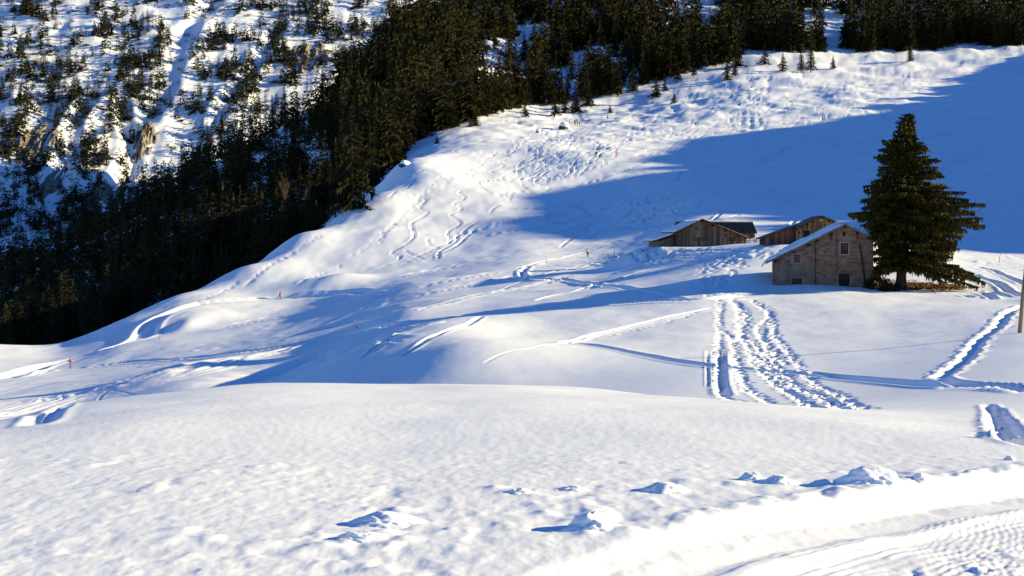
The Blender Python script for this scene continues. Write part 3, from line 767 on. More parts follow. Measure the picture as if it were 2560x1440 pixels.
def spruce_crown(rng, H, R, nb, nst, start=0.06, shape=0.8, droop=0.35, ragged=0.25, tw=1.0, gap=0.0):
    """needle sprays: nb branches, each a chain of nst pairs of drooping twigs; returns verts (n,3), tris"""
    V, T = [], []
    hs_ = start + (1 - start) * (np.arange(nb) + rng.random(nb)) / nb
    az = np.arange(nb) * 2.39996 + rng.normal(0, 0.35, nb)
    for h, a in zip(hs_, az):
        L = R * max(0.035, (1 - h) ** shape) * (1 + rng.normal(0, ragged))
        if rng.random() < gap: L *= 0.5
        L = max(L, 0.02 * H)
        dx, dy = math.cos(a), math.sin(a)
        rise = 0.25 * (1 - h) * 0 + (0.35 if h > 0.85 else -0.05)
        base = np.array([0, 0, h * H])
        w0 = tw * (0.30 * L + 0.012 * H)
        for k in range(nst):
            s = (k + 0.6) / nst
            c = base + np.array([dx * L * s, dy * L * s, L * (rise * s - droop * s * s + 0.10 * max(0, s - .7))])
            for sd in (-1, 1):
                sp = w0 * (1.05 - 0.6 * s) * rng.uniform(0.6, 1.25)
                fw = L / nst * rng.uniform(0.6, 1.5)
                tip = c + np.array([dx * fw - dy * sd * sp, dy * fw + dx * sd * sp, -sp * rng.uniform(0.15, 0.75)])
                b0 = c - np.array([dx, dy, 0]) * L / nst * 0.7 + np.array([0, 0, 0.02 * L])
                n = len(V); V += [b0, c + np.array([dx, dy, 0]) * fw * 0.5, tip]; T.append((n, n + 1, n + 2))
            hg = w0 * rng.uniform(0.5, 1.1)
            n = len(V)
            V += [c - np.array([dx, dy, 0]) * L / nst * 0.6, c + np.array([dx, dy, 0]) * L / nst * 0.7, c + np.array([dx * 0.2 * fw + rng.normal(0, .1) * hg, dy * 0.2 * fw + rng.normal(0, .1) * hg, -hg])]
            T.append((n, n + 1, n + 2))
    n = len(V); t = 0.012 * H
    V += [np.array([t, 0, .93 * H]), np.array([-t * .6, t, .93 * H]), np.array([-t * .6, -t, .93 * H]), np.array([0, 0, 1.02 * H])]
    T += [(n, n + 1, n + 3), (n + 1, n + 2, n + 3), (n + 2, n, n + 3)]
    return np.array(V), np.array(T)

def trunk_geo(H, r, n=6):
    V, T = [], []
    hs_ = [-0.05, 0.08, 0.4, 0.8]; rr = [r * 1.25, r, r * 0.62, r * 0.15]
    for h, q in zip(hs_, rr):
        for k in range(n):
            a = 2 * math.pi * k / n
            V.append((q * math.cos(a), q * math.sin(a), h * H))
    for i in range(3):
        for k in range(n):
            a, b, c, d = i * n + k, i * n + (k + 1) % n, (i + 1) * n + (k + 1) % n, (i + 1) * n + k
            T += [(a, b, c), (a, c, d)]
    return np.array(V), np.array(T)

VAR = []      # detailed kinds (unit height 10 m), for the trees that stand free or show largest
for k in range(9):
    rng = np.random.default_rng(100 + k)
    R = [1.75, 1.55, 2.0, 1.4, 1.85, 1.6, 2.2, 1.9, 1.3][k]
    cv, ct = spruce_crown(rng, 10, R, 100, 5, start=[.05, .1, .04, .14, .08, .06, .03, .16, .22][k], shape=[.85, .7, .95, .6, .8, .75, .9, .55, .6][k], droop=.4, ragged=.22, tw=1.15, gap=.08)
    tv, tt = trunk_geo(10, 0.16)
    VAR.append((np_mesh('crown', cv, ct, NEEDLE), np_mesh('trunk', tv, tt, BARK), cv, ct))
LOW = []      # lighter kinds for the depth of the wood
for k in range(6):
    rng = np.random.default_rng(200 + k)
    cv, ct = spruce_crown(rng, 10, [1.7, 1.4, 1.9, 1.5, 2.1, 1.6][k], 40, 3, start=.05, shape=[.8, .65, .9, .7, .75, .6][k], ragged=.25, tw=2.0, gap=.08)
    LOW.append((cv, ct))
TINY = []
for k in range(5):
    rng = np.random.default_rng(300 + k)
    cv, ct = spruce_crown(rng, 10, [2.0, 1.7, 2.3, 1.5, 2.6][k], 30, 2, start=.03, shape=[.7, .6, .8, .55, .6][k], ragged=.3, tw=2.1)
    TINY.append((cv, ct))

BUSHY = []
for k in range(4):
    rng = np.random.default_rng(400 + k)
    BUSHY.append(spruce_crown(rng, 10, [4.0, 3.4, 4.5, 3.8][k], 12, 1, start=.02, shape=.45, ragged=.4, tw=2.6))

def plant_tree(name, pos, H, rz, k, label, group, wide=1.0, lean=(0, 0)):
    e = empty(name, pos, rz)
    s = H / 10.0
    e.scale = (s * wide, s * wide, s); e.rotation_euler = (lean[0], lean[1], rz)
    link('trunk', VAR[k][1], e); link('crown', VAR[k][0], e)
    tag(e, label, 'tree', group)
    return e

# ---- trees one can point to along the edge of the wood: (column and row of the foot, height in pixels, label)
EDGE = [
 (2275, 153, 44, 'lone small spruce on the sunlit shoulder, rightmost before the dark wood'),
 (2083, 173, 36, 'small lone spruce on the snow above the shaded hollow'),
 (2027, 180, 72, 'slim spruce, right of a pair above the hill shadow'),
 (2003, 179, 56, 'bushy spruce, left of a pair above the hill shadow'),
 (1957, 179, 52, 'broad free-standing spruce right of the ladder of tracks'),
 (1912, 160, 56, 'spruce just right of the track lane at the wood edge'),
 (1842, 166, 60, 'taller spruce just left of the track lane'),
 (1818, 200, 62, 'broad dense spruce standing out left of the track lane'),
 (1838, 190, 40, 'short spruce touching the broad one left of the track lane'),
 (1735, 192, 42, 'slim small spruce at the wood edge, left of the broad dense one'),
 (1693, 205, 60, 'spruce in front of the wood, over the lone tree on the slope'),
 (1685, 258, 32, 'lone small spruce out on the open slope, lowest on the right'),
 (1662, 226, 36, 'small spruce second to the left of the lone slope tree'),
 (1640, 242, 52, 'round spruce at the wood edge left of the lone slope tree'),
 (1583, 228, 78, 'tall pointed spruce at the wood edge right of the rock'),
 (1545, 240, 92, 'tall narrow spruce left of the tall pointed one'),
 (1525, 281, 22, 'tiny spruce alone on the open snow above the skier in red'),
 (1519, 296, 11, 'knee-high sapling below the tiny lone spruce'),
 (1524, 236, 85, 'tall spruce hidden halfway behind the narrow one'),
 (1468, 265, 88, 'tall dark spruce over the gap in the wood edge'),
 (1440, 280, 56, 'bushy spruce at the wood edge, up and right of the group of skiers'),
 (1412, 281, 54, 'small pointed spruce straight above the group of skiers'),
 (1387, 292, 70, 'front spruce with its foot on the snow, above the boulder'),
 (1366, 262, 110, 'tall thin-trunked spruce behind the front spruce above the boulder'),
 (1342, 262, 70, 'spruce left of the tall thin-trunked one'),
 (1313, 292, 42, 'small front spruce left of the boulder, foot on the snow'),
 (1300, 270, 60, 'bushy spruce just behind the small front one left of the boulder'),
 (1278, 256, 82, 'dark spruce with snow gap to its right, mid wood edge'),
 (1242, 276, 88, 'full spruce at the wood edge above the open snow tongue'),
 (1217, 290, 70, 'narrow spruce beside the full one above the snow tongue'),
 (1187, 314, 46, 'small spruce with its foot at the lowest bend of the wood edge'),
 (1160, 302, 140, 'big spruce next after the three large edge spruces, on their right'),
 (1106, 325, 165, 'large dark spruce, rightmost of the three large edge spruces'),
 (1128, 318, 120, 'spruce squeezed in behind the large edge spruces'),
 (1092, 358, 22, 'round little bush spruce alone on the bright bank'),
 (1040, 352, 185, 'large spruce, middle of the three large edge spruces'),
 (990, 388, 190, 'large spruce on the bright bank, leftmost of the three large edge spruces'),
 (1008, 380, 130, 'shorter spruce tucked beside the large left one'),
 (940, 414, 170, 'spruce on the crest right of the tallest one'),
 (915, 425, 120, 'smaller spruce between the tallest one and the crest spruces'),
 (880, 524, 268, 'tallest broad spruce on the crest, its bare trunk foot on snow'),
 (838, 512, 170, 'dark spruce directly left of the tallest one on the crest'),
 (812, 556, 52, 'low young spruce at the crest edge below the tallest one'),
 (965, 405, 150, 'pointed spruce between the crest spruce and the large left one'),
]
TREES = []       # (screen size, pos, H, kind, label)
def hit_near(px, py, ymin):
    p = G.hit(px, py, ymin)
    return p
nk = 0
for px, py, hp, lab in EDGE:
    p = hit_near(px, py + 1, 250)
    if p is None or p.y > 1000:
        p = hit_near(px, py + 14, 250)
    H = hp * p.y / F
    k = nk % 7; nk += 1
    if 'tallest' in lab: k = 2
    if 'narrow' in lab or 'thin' in lab or 'slim' in lab: k = 3
    plant_tree('spruce_tree', p, H, random.uniform(0, 6.28), k, lab, 'spruces along the edge of the wood', wide=1.15 + 0.5 * (1 - min(1, max(0, (hp - 40) / 70))))

# ---- trees that stand behind the crest on the left, feet hidden: (column, row of the top, distance, height)
BEHIND = [(14, 758, 345, 22, 'sunlit spruce cut by the left edge of the picture, lowest left'), (42, 735, 360, 22, 'spruce with a bare pale stem second from the left edge'),
 (70, 690, 375, 26, 'sunlit narrow spruce third from the left edge'), (121, 710, 360, 22, 'broad sunlit spruce fourth from the left edge'),
 (166, 672, 365, 26, 'sunlit pointed spruce right of the broad one at lower left'), (250, 748, 352, 14, 'single round lit spruce low above the snow line at left'),
 (268, 660, 400, 22, 'lit spruce, leftmost of the small lit clump in the dark valley'), (318, 652, 405, 24, 'lit spruce, tallest of the small lit clump in the dark valley'),
 (366, 655, 400, 21, 'lit spruce, rightmost of the small lit clump in the dark valley'), (426, 545, 440, 22, 'lone lit open-branched spruce midway in the dark wood'),
 (500, 600, 420, 18, 'half lit spruce below the lit wood band'), (552, 600, 400, 13, 'small lit spruce peeping from the dark below the band'),
 (470, 520, 470, 24, 'left end spruce of the long lit band of treetops'), (516, 470, 470, 26, 'lit spruce in the left third of the lit band of treetops'),
 (556, 455, 475, 27, 'lit spruce topping the left hump of the lit band'), (600, 465, 470, 26, 'lit spruce in the middle of the lit band of treetops'),
 (640, 462, 465, 26, 'lit spruce right of middle in the lit band'), (690, 470, 455, 26, 'lit spruce beside the reddish bare bush'),
 (735, 452, 445, 27, 'lit rounded spruce in the right hump of the lit band'), (765, 470, 430, 25, 'bright broad spruce at the right end of the lit band'),
 (655, 535, 420, 20, 'dark narrow spruce below the lit band'), (705, 500, 420, 24, 'lit spruce low in the right hump of the lit band'), (790, 500, 415, 18, 'rightmost lit spruce next to the two dark crest spruces')]
SIDE = (('left', -17), ('right', 15))
more = []
for i, (px, py, Yd, H, lab) in enumerate(BEHIND):
    for who, dx in SIDE:
        if i in (5, 9): continue
        more.append((px + dx + random.uniform(-5, 5), py + random.uniform(8, 34), Yd + random.uniform(-8, 10), H, None, who, lab))
NEAR_LIT = list(BEHIND)
for px, py, Yd, H, _, who, lab in more:
    short = lab.replace(',', '').split()[:10]
    while short[-1] in ('in', 'the', 'of', 'to', 'from', 'a', 'with', 'two', 'low', 'at', 'and'): short.pop()
    short = ' '.join(short)
    NEAR_LIT.append((px, py, Yd, H, 'lower spruce close %s of the %s' % (who, short)))
BEHIND = []
seen = set()
for q in NEAR_LIT:
    words = q[4].split()[:16]
    lab = ' '.join(words)
    if lab in seen: lab = ' '.join(words[:13]) + ', further one'
    seen.add(lab)
    BEHIND.append((q[0], q[1], q[2], q[3], lab))
for i, (px, py, Yd, H, lab) in enumerate(BEHIND):
    x = (px - CX) / F * Yd; top = (HY - py) / F * Yd
    zg = G.z(x, Yd)
    H2 = max(top - zg + 0.5, 8)
    plant_tree('spruce_tree', (x, Yd, zg - 0.5), H2, random.uniform(0, 6.28), [0, 3, 1, 4, 5, 6, 2, 0][i % 8], lab, 'sunlit spruces beyond the crest', wide=min(1.5, max(0.75, H / H2 * 1.25)))

# ---- the wood: scattered over the slope, sorted by how large they show
def scatter(fan, n, inside, hrange, ymin, ymax, tmin, tmax, rng, spacing):
    out = []; cell = {}
    tries = 0
    while len(out) < n and tries < n * 14:
        tries += 1
        Yd = math.sqrt(rng.uniform(ymin ** 2, ymax ** 2)); tq = rng.uniform(tmin, tmax)
        x = tq * Yd
        z = fan.z(x, Yd); px = tq * F + CX; py = HY - z / Yd * F
        w = inside(px, py, Yd)
        if w <= 0 or rng.random() > w: continue
        c = (int(x // spacing), int(Yd // spacing))
        if any((abs(x - q[0]) < spacing * .7 and abs(Yd - q[1]) < spacing * .7) for dx in (-1, 0, 1) for dy in (-1, 0, 1) for q in cell.get((c[0] + dx, c[1] + dy), [])): continue
        cell.setdefault(c, []).append((x, Yd))
        out.append((x, Yd, z, rng.uniform(*hrange), px, py))
    return out
edge_line = [(-400, 2000), (760, 600), (850, 520), (905, 420), (1000, 385), (1060, 340), (1130, 318), (1200, 300), (1300, 268), (1400, 268), (1500, 245), (1600, 222), (1700, 190), (1800, 160), (1850, 150), (1890, 128), (1960, 138), (2100, 130), (2250, 133), (2350, 125), (2420, 112), (2480, 122), (2600, 110), (3000, 100)]
ex = [a for a, b in edge_line]; ey = [b for a, b in edge_line]
def in_right(px, py, Yd):
    lim = np.interp(px, ex, ey)
    if py > lim - 2: return 0
    w = 1.0
    for gx, gy, rx, ry in ((1260, 150, 80, 50), (1330, 105, 60, 45), (1490, 165, 75, 55), (1560, 205, 50, 32), (1130, 240, 36, 36), (1410, 215, 60, 45), (1770, 50, 34, 70), (2085, 70, 44, 70), (2020, 70, 24, 50), (1225, 225, 60, 42), (960, 300, 40, 50), (1300, 215, 40, 30)):
        d = ((px - gx) / rx) ** 2 + ((py - gy) / ry) ** 2
        if d < 1: w *= 0.04
    return w
rngS = np.random.default_rng(5)
right = scatter(G, 3400, in_right, (17, 29), 560, 1000, -0.12, 0.40, rngS, 3.5)
def in_spur(px, py, Yd):
    if px > 1000 or (Yd < 488 and px > 225): return 0
    w = 1.0
    for gx, gy, rx, ry in ((740, 390, 40, 30), (800, 420, 40, 40), (640, 430, 40, 24), (560, 330, 30, 20), (480, 480, 20, 16), (330, 570, 18, 20), (700, 340, 30, 20)):
        if ((px - gx) / rx) ** 2 + ((py - gy) / ry) ** 2 < 1: w *= 0.15
    return w
spur = scatter(G, 1000, in_spur, (15, 26), 420, 800, -0.44, -0.06, rngS, 5.5)
BLOBS = [(60, 330, 110, 120, .9), (40, 520, 110, 90, 1.0), (110, 210, 90, 60, .8), (360, 130, 70, 110, 1.0), (345, 230, 60, 90, 1.0), (250, 290, 60, 80, .6), (230, 420, 60, 150, .95), (290, 380, 40, 70, .8),
         (660, 40, 90, 70, .6), (700, 120, 60, 110, 1.0), (560, 170, 60, 60, .7), (540, 130, 90, 90, .45), (780, 70, 60, 60, .9), (860, 60, 60, 70, .5), (240, 110, 60, 100, .4), (130, 60, 200, 60, .18), (420, 60, 120, 60, .22), (900, 40, 120, 60, .22),
         (60, 180, 90, 50, .6), (450, 250, 50, 70, .6), (620, 230, 60, 60, .8), (850, 150, 60, 50, .7), (940, 110, 50, 70, .5), (170, 520, 40, 60, .3), (90, 20, 40, 25, .9), (60, 30, 40, 20, .6), (480, 330, 60, 50, .7)]
def in_far(px, py, Yd):
    if px > 1150 or py < -70 or py > 680 or px < -260: return 0
    w = 0.03
    for bx, by, rx, ry, d in BLOBS:
        w = max(w, d * math.exp(-(((px - bx) / rx) ** 2 + ((py - by) / ry) ** 2)))
    if px < 0: w = max(w, 0.35)
    if py > 470 and px < 330: w = max(w, 0.5)
    xx = (px - CX) / F * Yd
    w *= float(sstep(-.25, .25, fbm(np.array([xx / 26.0]), np.array([Yd / 34.0 + 9]), 2)[0])) * 1.3
    for gx, gy, rx, ry in ((100, 340, 30, 45), (125, 470, 22, 90), (755, 135, 45, 40), (365, 345, 30, 30), (430, 190, 26, 70), (460, 80, 40, 70), (280, 460, 20, 60), (590, 60, 60, 30)):
        if ((px - gx) / rx) ** 2 + ((py - gy) / ry) ** 2 < 1: w *= 0.08
    return w
farT = scatter(MT, 1350, in_far, (9, 21), 900, 1560, -0.44, -0.03, rngS, 5.0)
def in_shrub(px, py, Yd):
    if px > 1150 or py < -20 or px < -80: return 0
    xx = (px - CX) / F * Yd
    if fbm(np.array([xx / 22.0 + 4]), np.array([Yd / 30.0]), 2)[0] < -.02: return 0
    return 0.15 + 0.85 * max(0, math.exp(-(((px - 90) / 170) ** 2 + ((py - 230) / 130) ** 2))) + 0.3 * in_far(px, py, Yd)
shrubs = scatter(MT, 1100, in_shrub, (1.5, 4.5), 900, 1500, -0.40, -0.05, rngS, 4.0)

# which show largest: a coarse picture of who hides whom decides which trees become things of their own
runmin = np.minimum.accumulate(G.P, axis=0)
buf = np.zeros((180, 320), np.uint8)          # one cell = 8 x 8 photograph pixels
pool = [(s, 'r') for s in right] + [(s, 's') for s in spur]
pool.sort(key=lambda c: c[0][1])
vis = []
for s, kind in pool:
    x, Yd, z, H, px, py = s
    hp = H / Yd * F; top = py - hp
    j = int(np.clip(np.searchsorted(G.t, x / Yd), 0, len(G.t) - 1)); i = int(np.clip(np.searchsorted(G.Y, Yd - 2) - 1, 0, len(G.Y) - 1))
    low = min(py, runmin[i, j])
    n = 0
    for r in range(max(0, int(top // 8)), min(180, int(low // 8) + 1)):
        hw = 0.125 * hp * max(.1, (r * 8 + 4 - top) / hp) ** .8
        c0, c1 = int((px - hw) // 8), int((px + hw) // 8) + 1
        c0, c1 = max(c0, 0), min(c1, 320)
        if c1 > c0:
            n += int((buf[r, c0:c1] == 0).sum()); buf[r, c0:c1] = 1
    vis.append((n, s, kind, top))
vis.sort(key=lambda c: -c[0])
own = [v for v in vis if v[0] >= 3][:225]
ownset = set(id(v[1]) for v in own)
ORD = ['first', 'second', 'third', 'fourth', 'fifth', 'sixth', 'seventh', 'eighth', 'ninth', 'tenth', 'eleventh', 'twelfth', 'thirteenth', 'fourteenth', 'fifteenth', 'sixteenth', 'seventeenth', 'eighteenth', 'nineteenth', 'twentieth']
def zone(px, top, kind, H):
    if kind == 's':
        row = 'lowest dark row' if top > 560 else ('middle dark rows' if top > 400 else 'skyline row')
        if top <= 400: row = 'upper dark rows' if top > 250 else 'skyline row'
        side = ('at the far left' if px < 160 else ('left of the lit clump' if px < 300 else ('around the lone lit spruce' if px < 440 else ('over the lit band, left half' if px < 620 else ('over the lit band, right half' if px < 780 else 'beside the tallest crest spruce')))))
    else:
        cols = [(1040, 'behind the large edge spruces'), (1130, 'over the large edge spruces'), (1220, 'above the lowest edge bend'), (1310, 'above the snow tongue'), (1400, 'above the boulder'), (1490, 'above the skiers'), (1580, 'round the grey crag'), (1680, 'over the tiny lone spruce'), (1780, 'over the lone slope tree'), (1870, 'left of the track lane'), (1960, 'right of the track lane'), (2070, 'above the edge pair'), (2180, 'above the small lone spruce'), (2300, 'over the sunlit shoulder'), (2430, 'right of the sunlit shoulder'), (9999, 'at the right picture edge')]
        side = next(t for c, t in cols if px < c)
        row = 'front row' if top > 60 else 'back rows'
    return row + ' ' + side
zones = {}
for v in own: zones.setdefault(zone(v[1][4], v[3], v[2], v[1][3]), []).append(v)
for zn, lst in zones.items():
    lst.sort(key=lambda v: v[1][4])
    for i, (n, s, kind, top) in enumerate(lst):
        x, Yd, z, H, px, py = s
        rank = ('only' if len(lst) == 1 else ('leftmost' if i == 0 else ('rightmost' if i == len(lst) - 1 else ORD[i] + ' from left')))
        plant_tree('spruce_tree', (x, Yd, z - 0.3), H, rngS.uniform(0, 6.28), int(rngS.integers(0, 9)), f'dark spruce, {rank} in the {zn}', 'dark spruces of the wood', wide=float(rngS.uniform(.85, 1.2)), lean=(float(rngS.normal(0, .02)), float(rngS.normal(0, .02))))

def merged(name, items, kinds, mat, wide=(.85, 1.2)):
    VV, TT, off = [], [], 0
    for it in items:
        ks = kinds
        if kinds is None: it, ks = it
        x, Yd, z, H, px, py = it
        cv, ct = ks[int(rngS.integers(0, len(ks)))]
        a = rngS.uniform(0, 6.28); s = H / 10; w = s * rngS.uniform(*wide)
        c, d = math.cos(a), math.sin(a)
        v = np.stack([(cv[:, 0] * c - cv[:, 1] * d) * w + x, (cv[:, 0] * d + cv[:, 1] * c) * w + Yd, cv[:, 2] * s + z - 0.3], 1)
        VV.append(v); TT.append(ct + off); off += len(v)
    return link(name, np_mesh(name, np.concatenate(VV), np.concatenate(TT), mat))
rest = [(v[1], v[0]) for v in vis if id(v[1]) not in ownset and (v[0] > 0 or v[2] == 'r' and rngS.random() < .25)]
rest = [(s, LOW if n >= 4 else TINY) for s, n in rest]
tag(merged('spruce_wood', rest, None, NEEDLE), 'dark spruce wood covering the slope behind its front trees', 'wood', kind='stuff')
tag(merged('mountainside_trees', farT, TINY, NEEDLE_FAR), 'small spruces scattered over the sunlit mountainside across the valley', 'trees', kind='stuff')
tag(merged('mountainside_shrubs', shrubs, BUSHY, NEEDLE_FAR, (1.3, 2.4)), 'low dark shrubs dotting the snowy mountainside', 'shrubs', kind='stuff')

# ---- bare bushes
def bare_bush(px, py, H, ymin, lab, Yd=None):
    if Yd: p = Vector(((px - CX) / F * Yd, Yd, (HY - py) / F * Yd))
    else: p = G.hit(px, py, ymin)
    m = MB()
    for k in range(26):
        a = random.uniform(0, 6.28); t = random.uniform(.1, .55)
        q = Vector((math.cos(a) * t * H * .6, math.sin(a) * t * H * .6, H * random.uniform(.6, 1)))
        mid = q * .5 + Vector((0, 0, .08 * H))
        m.tube([(0, 0, -.2), mid, q], [.05 * H / 3, .03 * H / 3, .008 * H / 3], 3, False)
        for j in range(3):
            r = mid.lerp(q, random.random()); m.tube([r, r + Vector((random.gauss(0, .12), random.gauss(0, .12), .2)) * H], [.02 * H / 3, .006 * H / 3], 3, False)
    o = m.build('bare_bush', TWIG); o.location = p
    tag(o, lab, 'bush', 'leafless bushes at the wood edge')
bare_bush(712, 505, 7, 300, 'reddish leafless bush rising above the lit treetop band', 440)
bare_bush(798, 552, 5, 300, 'leafless bush on the crest below the tallest spruce')
bare_bush(1175, 318, 3.5, 300, 'thin leafless bush at the lowest bend of the wood edge')

# ---- the old spruce beside the stone house
TB = G.hit(2252, 722, 100)
SC = TB.y / F
OLD_L = [(45, 8), (120, 90), (200, 100), (260, 130), (320, 190), (390, 185), (440, 210), (500, 140), (540, 180), (600, 275), (660, 320), (700, 315), (760, 312), (840, 360), (900, 265), (960, 240), (1060, 215), (1130, 225), (1200, 200), (1260, 150)]
OLD_R = [(45, 8), (120, 25), (200, 45), (260, 65), (320, 105), (390, 190), (440, 195), (500, 200), (540, 240), (600, 330), (660, 430), (700, 415), (760, 460), (840, 510), (900, 505), (960, 525), (1060, 520), (1130, 535), (1180, 535), (1240, 440), (1260, 380)]
hL = [(1320 - y) / 2.88 * SC for y, r in OLD_L][::-1]; rL = [r * (.97 if y < 800 else .82) / 2.88 * SC for y, r in OLD_L][::-1]
hR = [(1320 - y) / 2.88 * SC for y, r in OLD_R][::-1]; rR = [r * (.97 if y < 850 else .80) / 2.88 * SC for y, r in OLD_R][::-1]
HT = (1320 - 45) / 2.88 * SC
old = empty('old_spruce_tree', TB)
tag(old, 'big old spruce standing right beside the stone house', 'tree')
rng = np.random.default_rng(42)
def axis_x(h): return (h / HT) * (500 - 437) / 2.88 * SC + 0.0
m = MB()
m.tube([(0, 0, -1.2), (0, 0, 0), (.05, 0, 1.2), (axis_x(4), .05, 4), (axis_x(9), 0, 9), (axis_x(HT), 0, HT)], [.78, .56, .46, .38, .24, .02], 12)
for a in (0.3, 1.7, 3.0, 4.2, 5.4):
    m.tube([(.25 * math.cos(a), .25 * math.sin(a), .55), (.6 * math.cos(a), .6 * math.sin(a), .05), (1.0 * math.cos(a), 1.0 * math.sin(a), -.35)], [.2, .15, .05], 6)
m.build('trunk', BARK, old, smooth=True)
V, T, SPINES = [], [], MB()
nb = 640
for i in range(nb):
    h = 1.75 + (HT - 1.95) * ((i + rng.random()) / nb) ** 1.12
    a = i * 2.39996 + rng.normal(0, .3)
    ca, sa = math.cos(a), math.sin(a)
    Rl, Rr = np.interp(h, hL, rL), np.interp(h, hR, rR)
    wgt = 0.5 + 0.5 * ca
    L = Rl * (1 - wgt) + Rr * wgt
    L *= (0.90 + 0.20 * math.sin(2.0 * a + h * 1.3) * 0.5 + 0.14 * math.sin(3 * a - h * 2.1 + 1) + float(np.clip(rng.normal(0, .12), -.25, .12)))
    if abs(ca) > .8: L *= 1.06
    if rng.random() < .12: L *= .72
    L = max(L * (1 if h < HT * .8 else .8), .12)
    droop = 0.20 if h < HT * .6 else 0.10
    up = ((-0.02 if h < 3.4 else 0.05) if h < HT * .75 else 0.25) + float(np.clip(rng.normal(0, .10), -.18, .14))
    o0 = np.array([axis_x(h), 0, h + 0.10 * L])
    dirv = np.array([ca, sa, 0]); side = np.array([-sa, ca, 0])
    def P(s): return o0 + dirv * L * s + np.array([0, 0, L * (up * s - droop * s * s + 0.22 * max(0, s - .65))])
    SPINES.tube([P(0), P(.5), P(.96)], [.05 + .008 * L, .03, .01], 4, False)
    ns = max(4, int(L / .20))
    tapr = min(1.0, .35 + (HT - h) / 4.5)
    for k in range(ns):
        s = 0.22 + 0.8 * (k + rng.random()) / ns
        c = P(s)
        for sd in (-1, 1):
            if rng.random() < .10: continue
            ln = tapr * (0.28 + 0.34 * L * .35) * (1.15 - .75 * s) * rng.uniform(.6, 1.3)
            tdir = (side * sd * rng.uniform(.5, 1.0) + dirv * rng.uniform(.3, .9)); tdir /= np.linalg.norm(tdir)
            for q in range(3):
                u0 = c + tdir * ln * q / 3 + np.array([0, 0, -.10 * ln * (q / 3) ** 2])
                nd = (tdir * .5 + side * rng.normal(0, .6) + dirv * rng.normal(.2, .5)); nd /= np.linalg.norm(nd)
                sz = rng.uniform(.16, .40) * tapr
                tip = u0 + nd * sz + np.array([0, 0, -sz * rng.uniform(.2, 1.2)])
                wv = np.cross(nd, [0, 0, 1]) + np.array([0, 0, rng.normal(0, .4)]); wv = wv / (np.linalg.norm(wv) + 1e-6) * sz * .42
                n = len(V); V += [u0 - wv, u0 + wv, tip]; T.append((n, n + 1, n + 2))
        for q in range(3):   # curtains of hanging twigs
            hg = tapr * rng.uniform(.25, .6) * (1.0 if h < HT * .6 else .6)
            b0 = c + side * rng.normal(0, .22 * (1 + L * .25)); b1 = b0 + dirv * rng.uniform(.14, .3)
            n = len(V); V += [b0, b1, (b0 + b1) / 2 + np.array([rng.normal(0, .05), rng.normal(0, .05), -hg])]; T.append((n, n + 1, n + 2))
crown = link('crown', np_mesh('crown', np.array(V), np.array(T), NEEDLE_BIG), old)
sp_ = SPINES.build('limbs', BARK, old)
print('OLD SPRUCE', len(T))
# ================================================================ buildings
STONE_A = noise_mat('rubble_stone', (0.06, 0.036, 0.024), (0.46, 0.265, 0.165), scale=1.3, bump=0.01, bscale=14, objrand=0.4)
STONE_B = noise_mat('rubble_stone_small', (0.09, 0.056, 0.038), (0.38, 0.23, 0.15), scale=2.6, bump=0.01, bscale=14)
MORTAR = noise_mat('lime_mortar', (0.17, 0.10, 0.066), (0.40, 0.24, 0.16), scale=1.1, bump=0.02, bscale=9)
PLASTER = noise_mat('grey_plaster', (0.13, 0.09, 0.058), (0.30, 0.21, 0.14), scale=1.4, bump=0.015, bscale=8)
LIME = noise_mat('whitewashed_surround', (0.28, 0.24, 0.19), (0.46, 0.40, 0.33), scale=3.0)
FASCIA = noise_mat('painted_fascia', (0.10, 0.12, 0.135), (0.17, 0.20, 0.22), scale=2.0)
DARKWOOD = noise_mat('dark_beam', (0.018, 0.013, 0.010), (0.06, 0.042, 0.03), scale=4.0)
DOORWOOD = noise_mat('brown_door', (0.05, 0.028, 0.018), (0.13, 0.07, 0.045), scale=3.0, stretch=(6, 6, .6))
GLASS, gnt, gb = new_mat('window_glass')
gb.inputs['Base Color'].default_value = (0.02, 0.02, 0.022, 1); gb.inputs['Roughness'].default_value = 0.08; gb.inputs['Specular IOR Level'].default_value = 0.5
IRON = noise_mat('iron', (0.02, 0.02, 0.022), (0.06, 0.055, 0.05), scale=6, rough=.5)
SHEET = noise_mat('dark_sheet_roof', (0.022, 0.022, 0.020), (0.055, 0.052, 0.045), scale=1.5, rough=.55)
CURTAIN = noise_mat('curtain', (0.16, 0.07, 0.05), (0.30, 0.16, 0.11), scale=6)

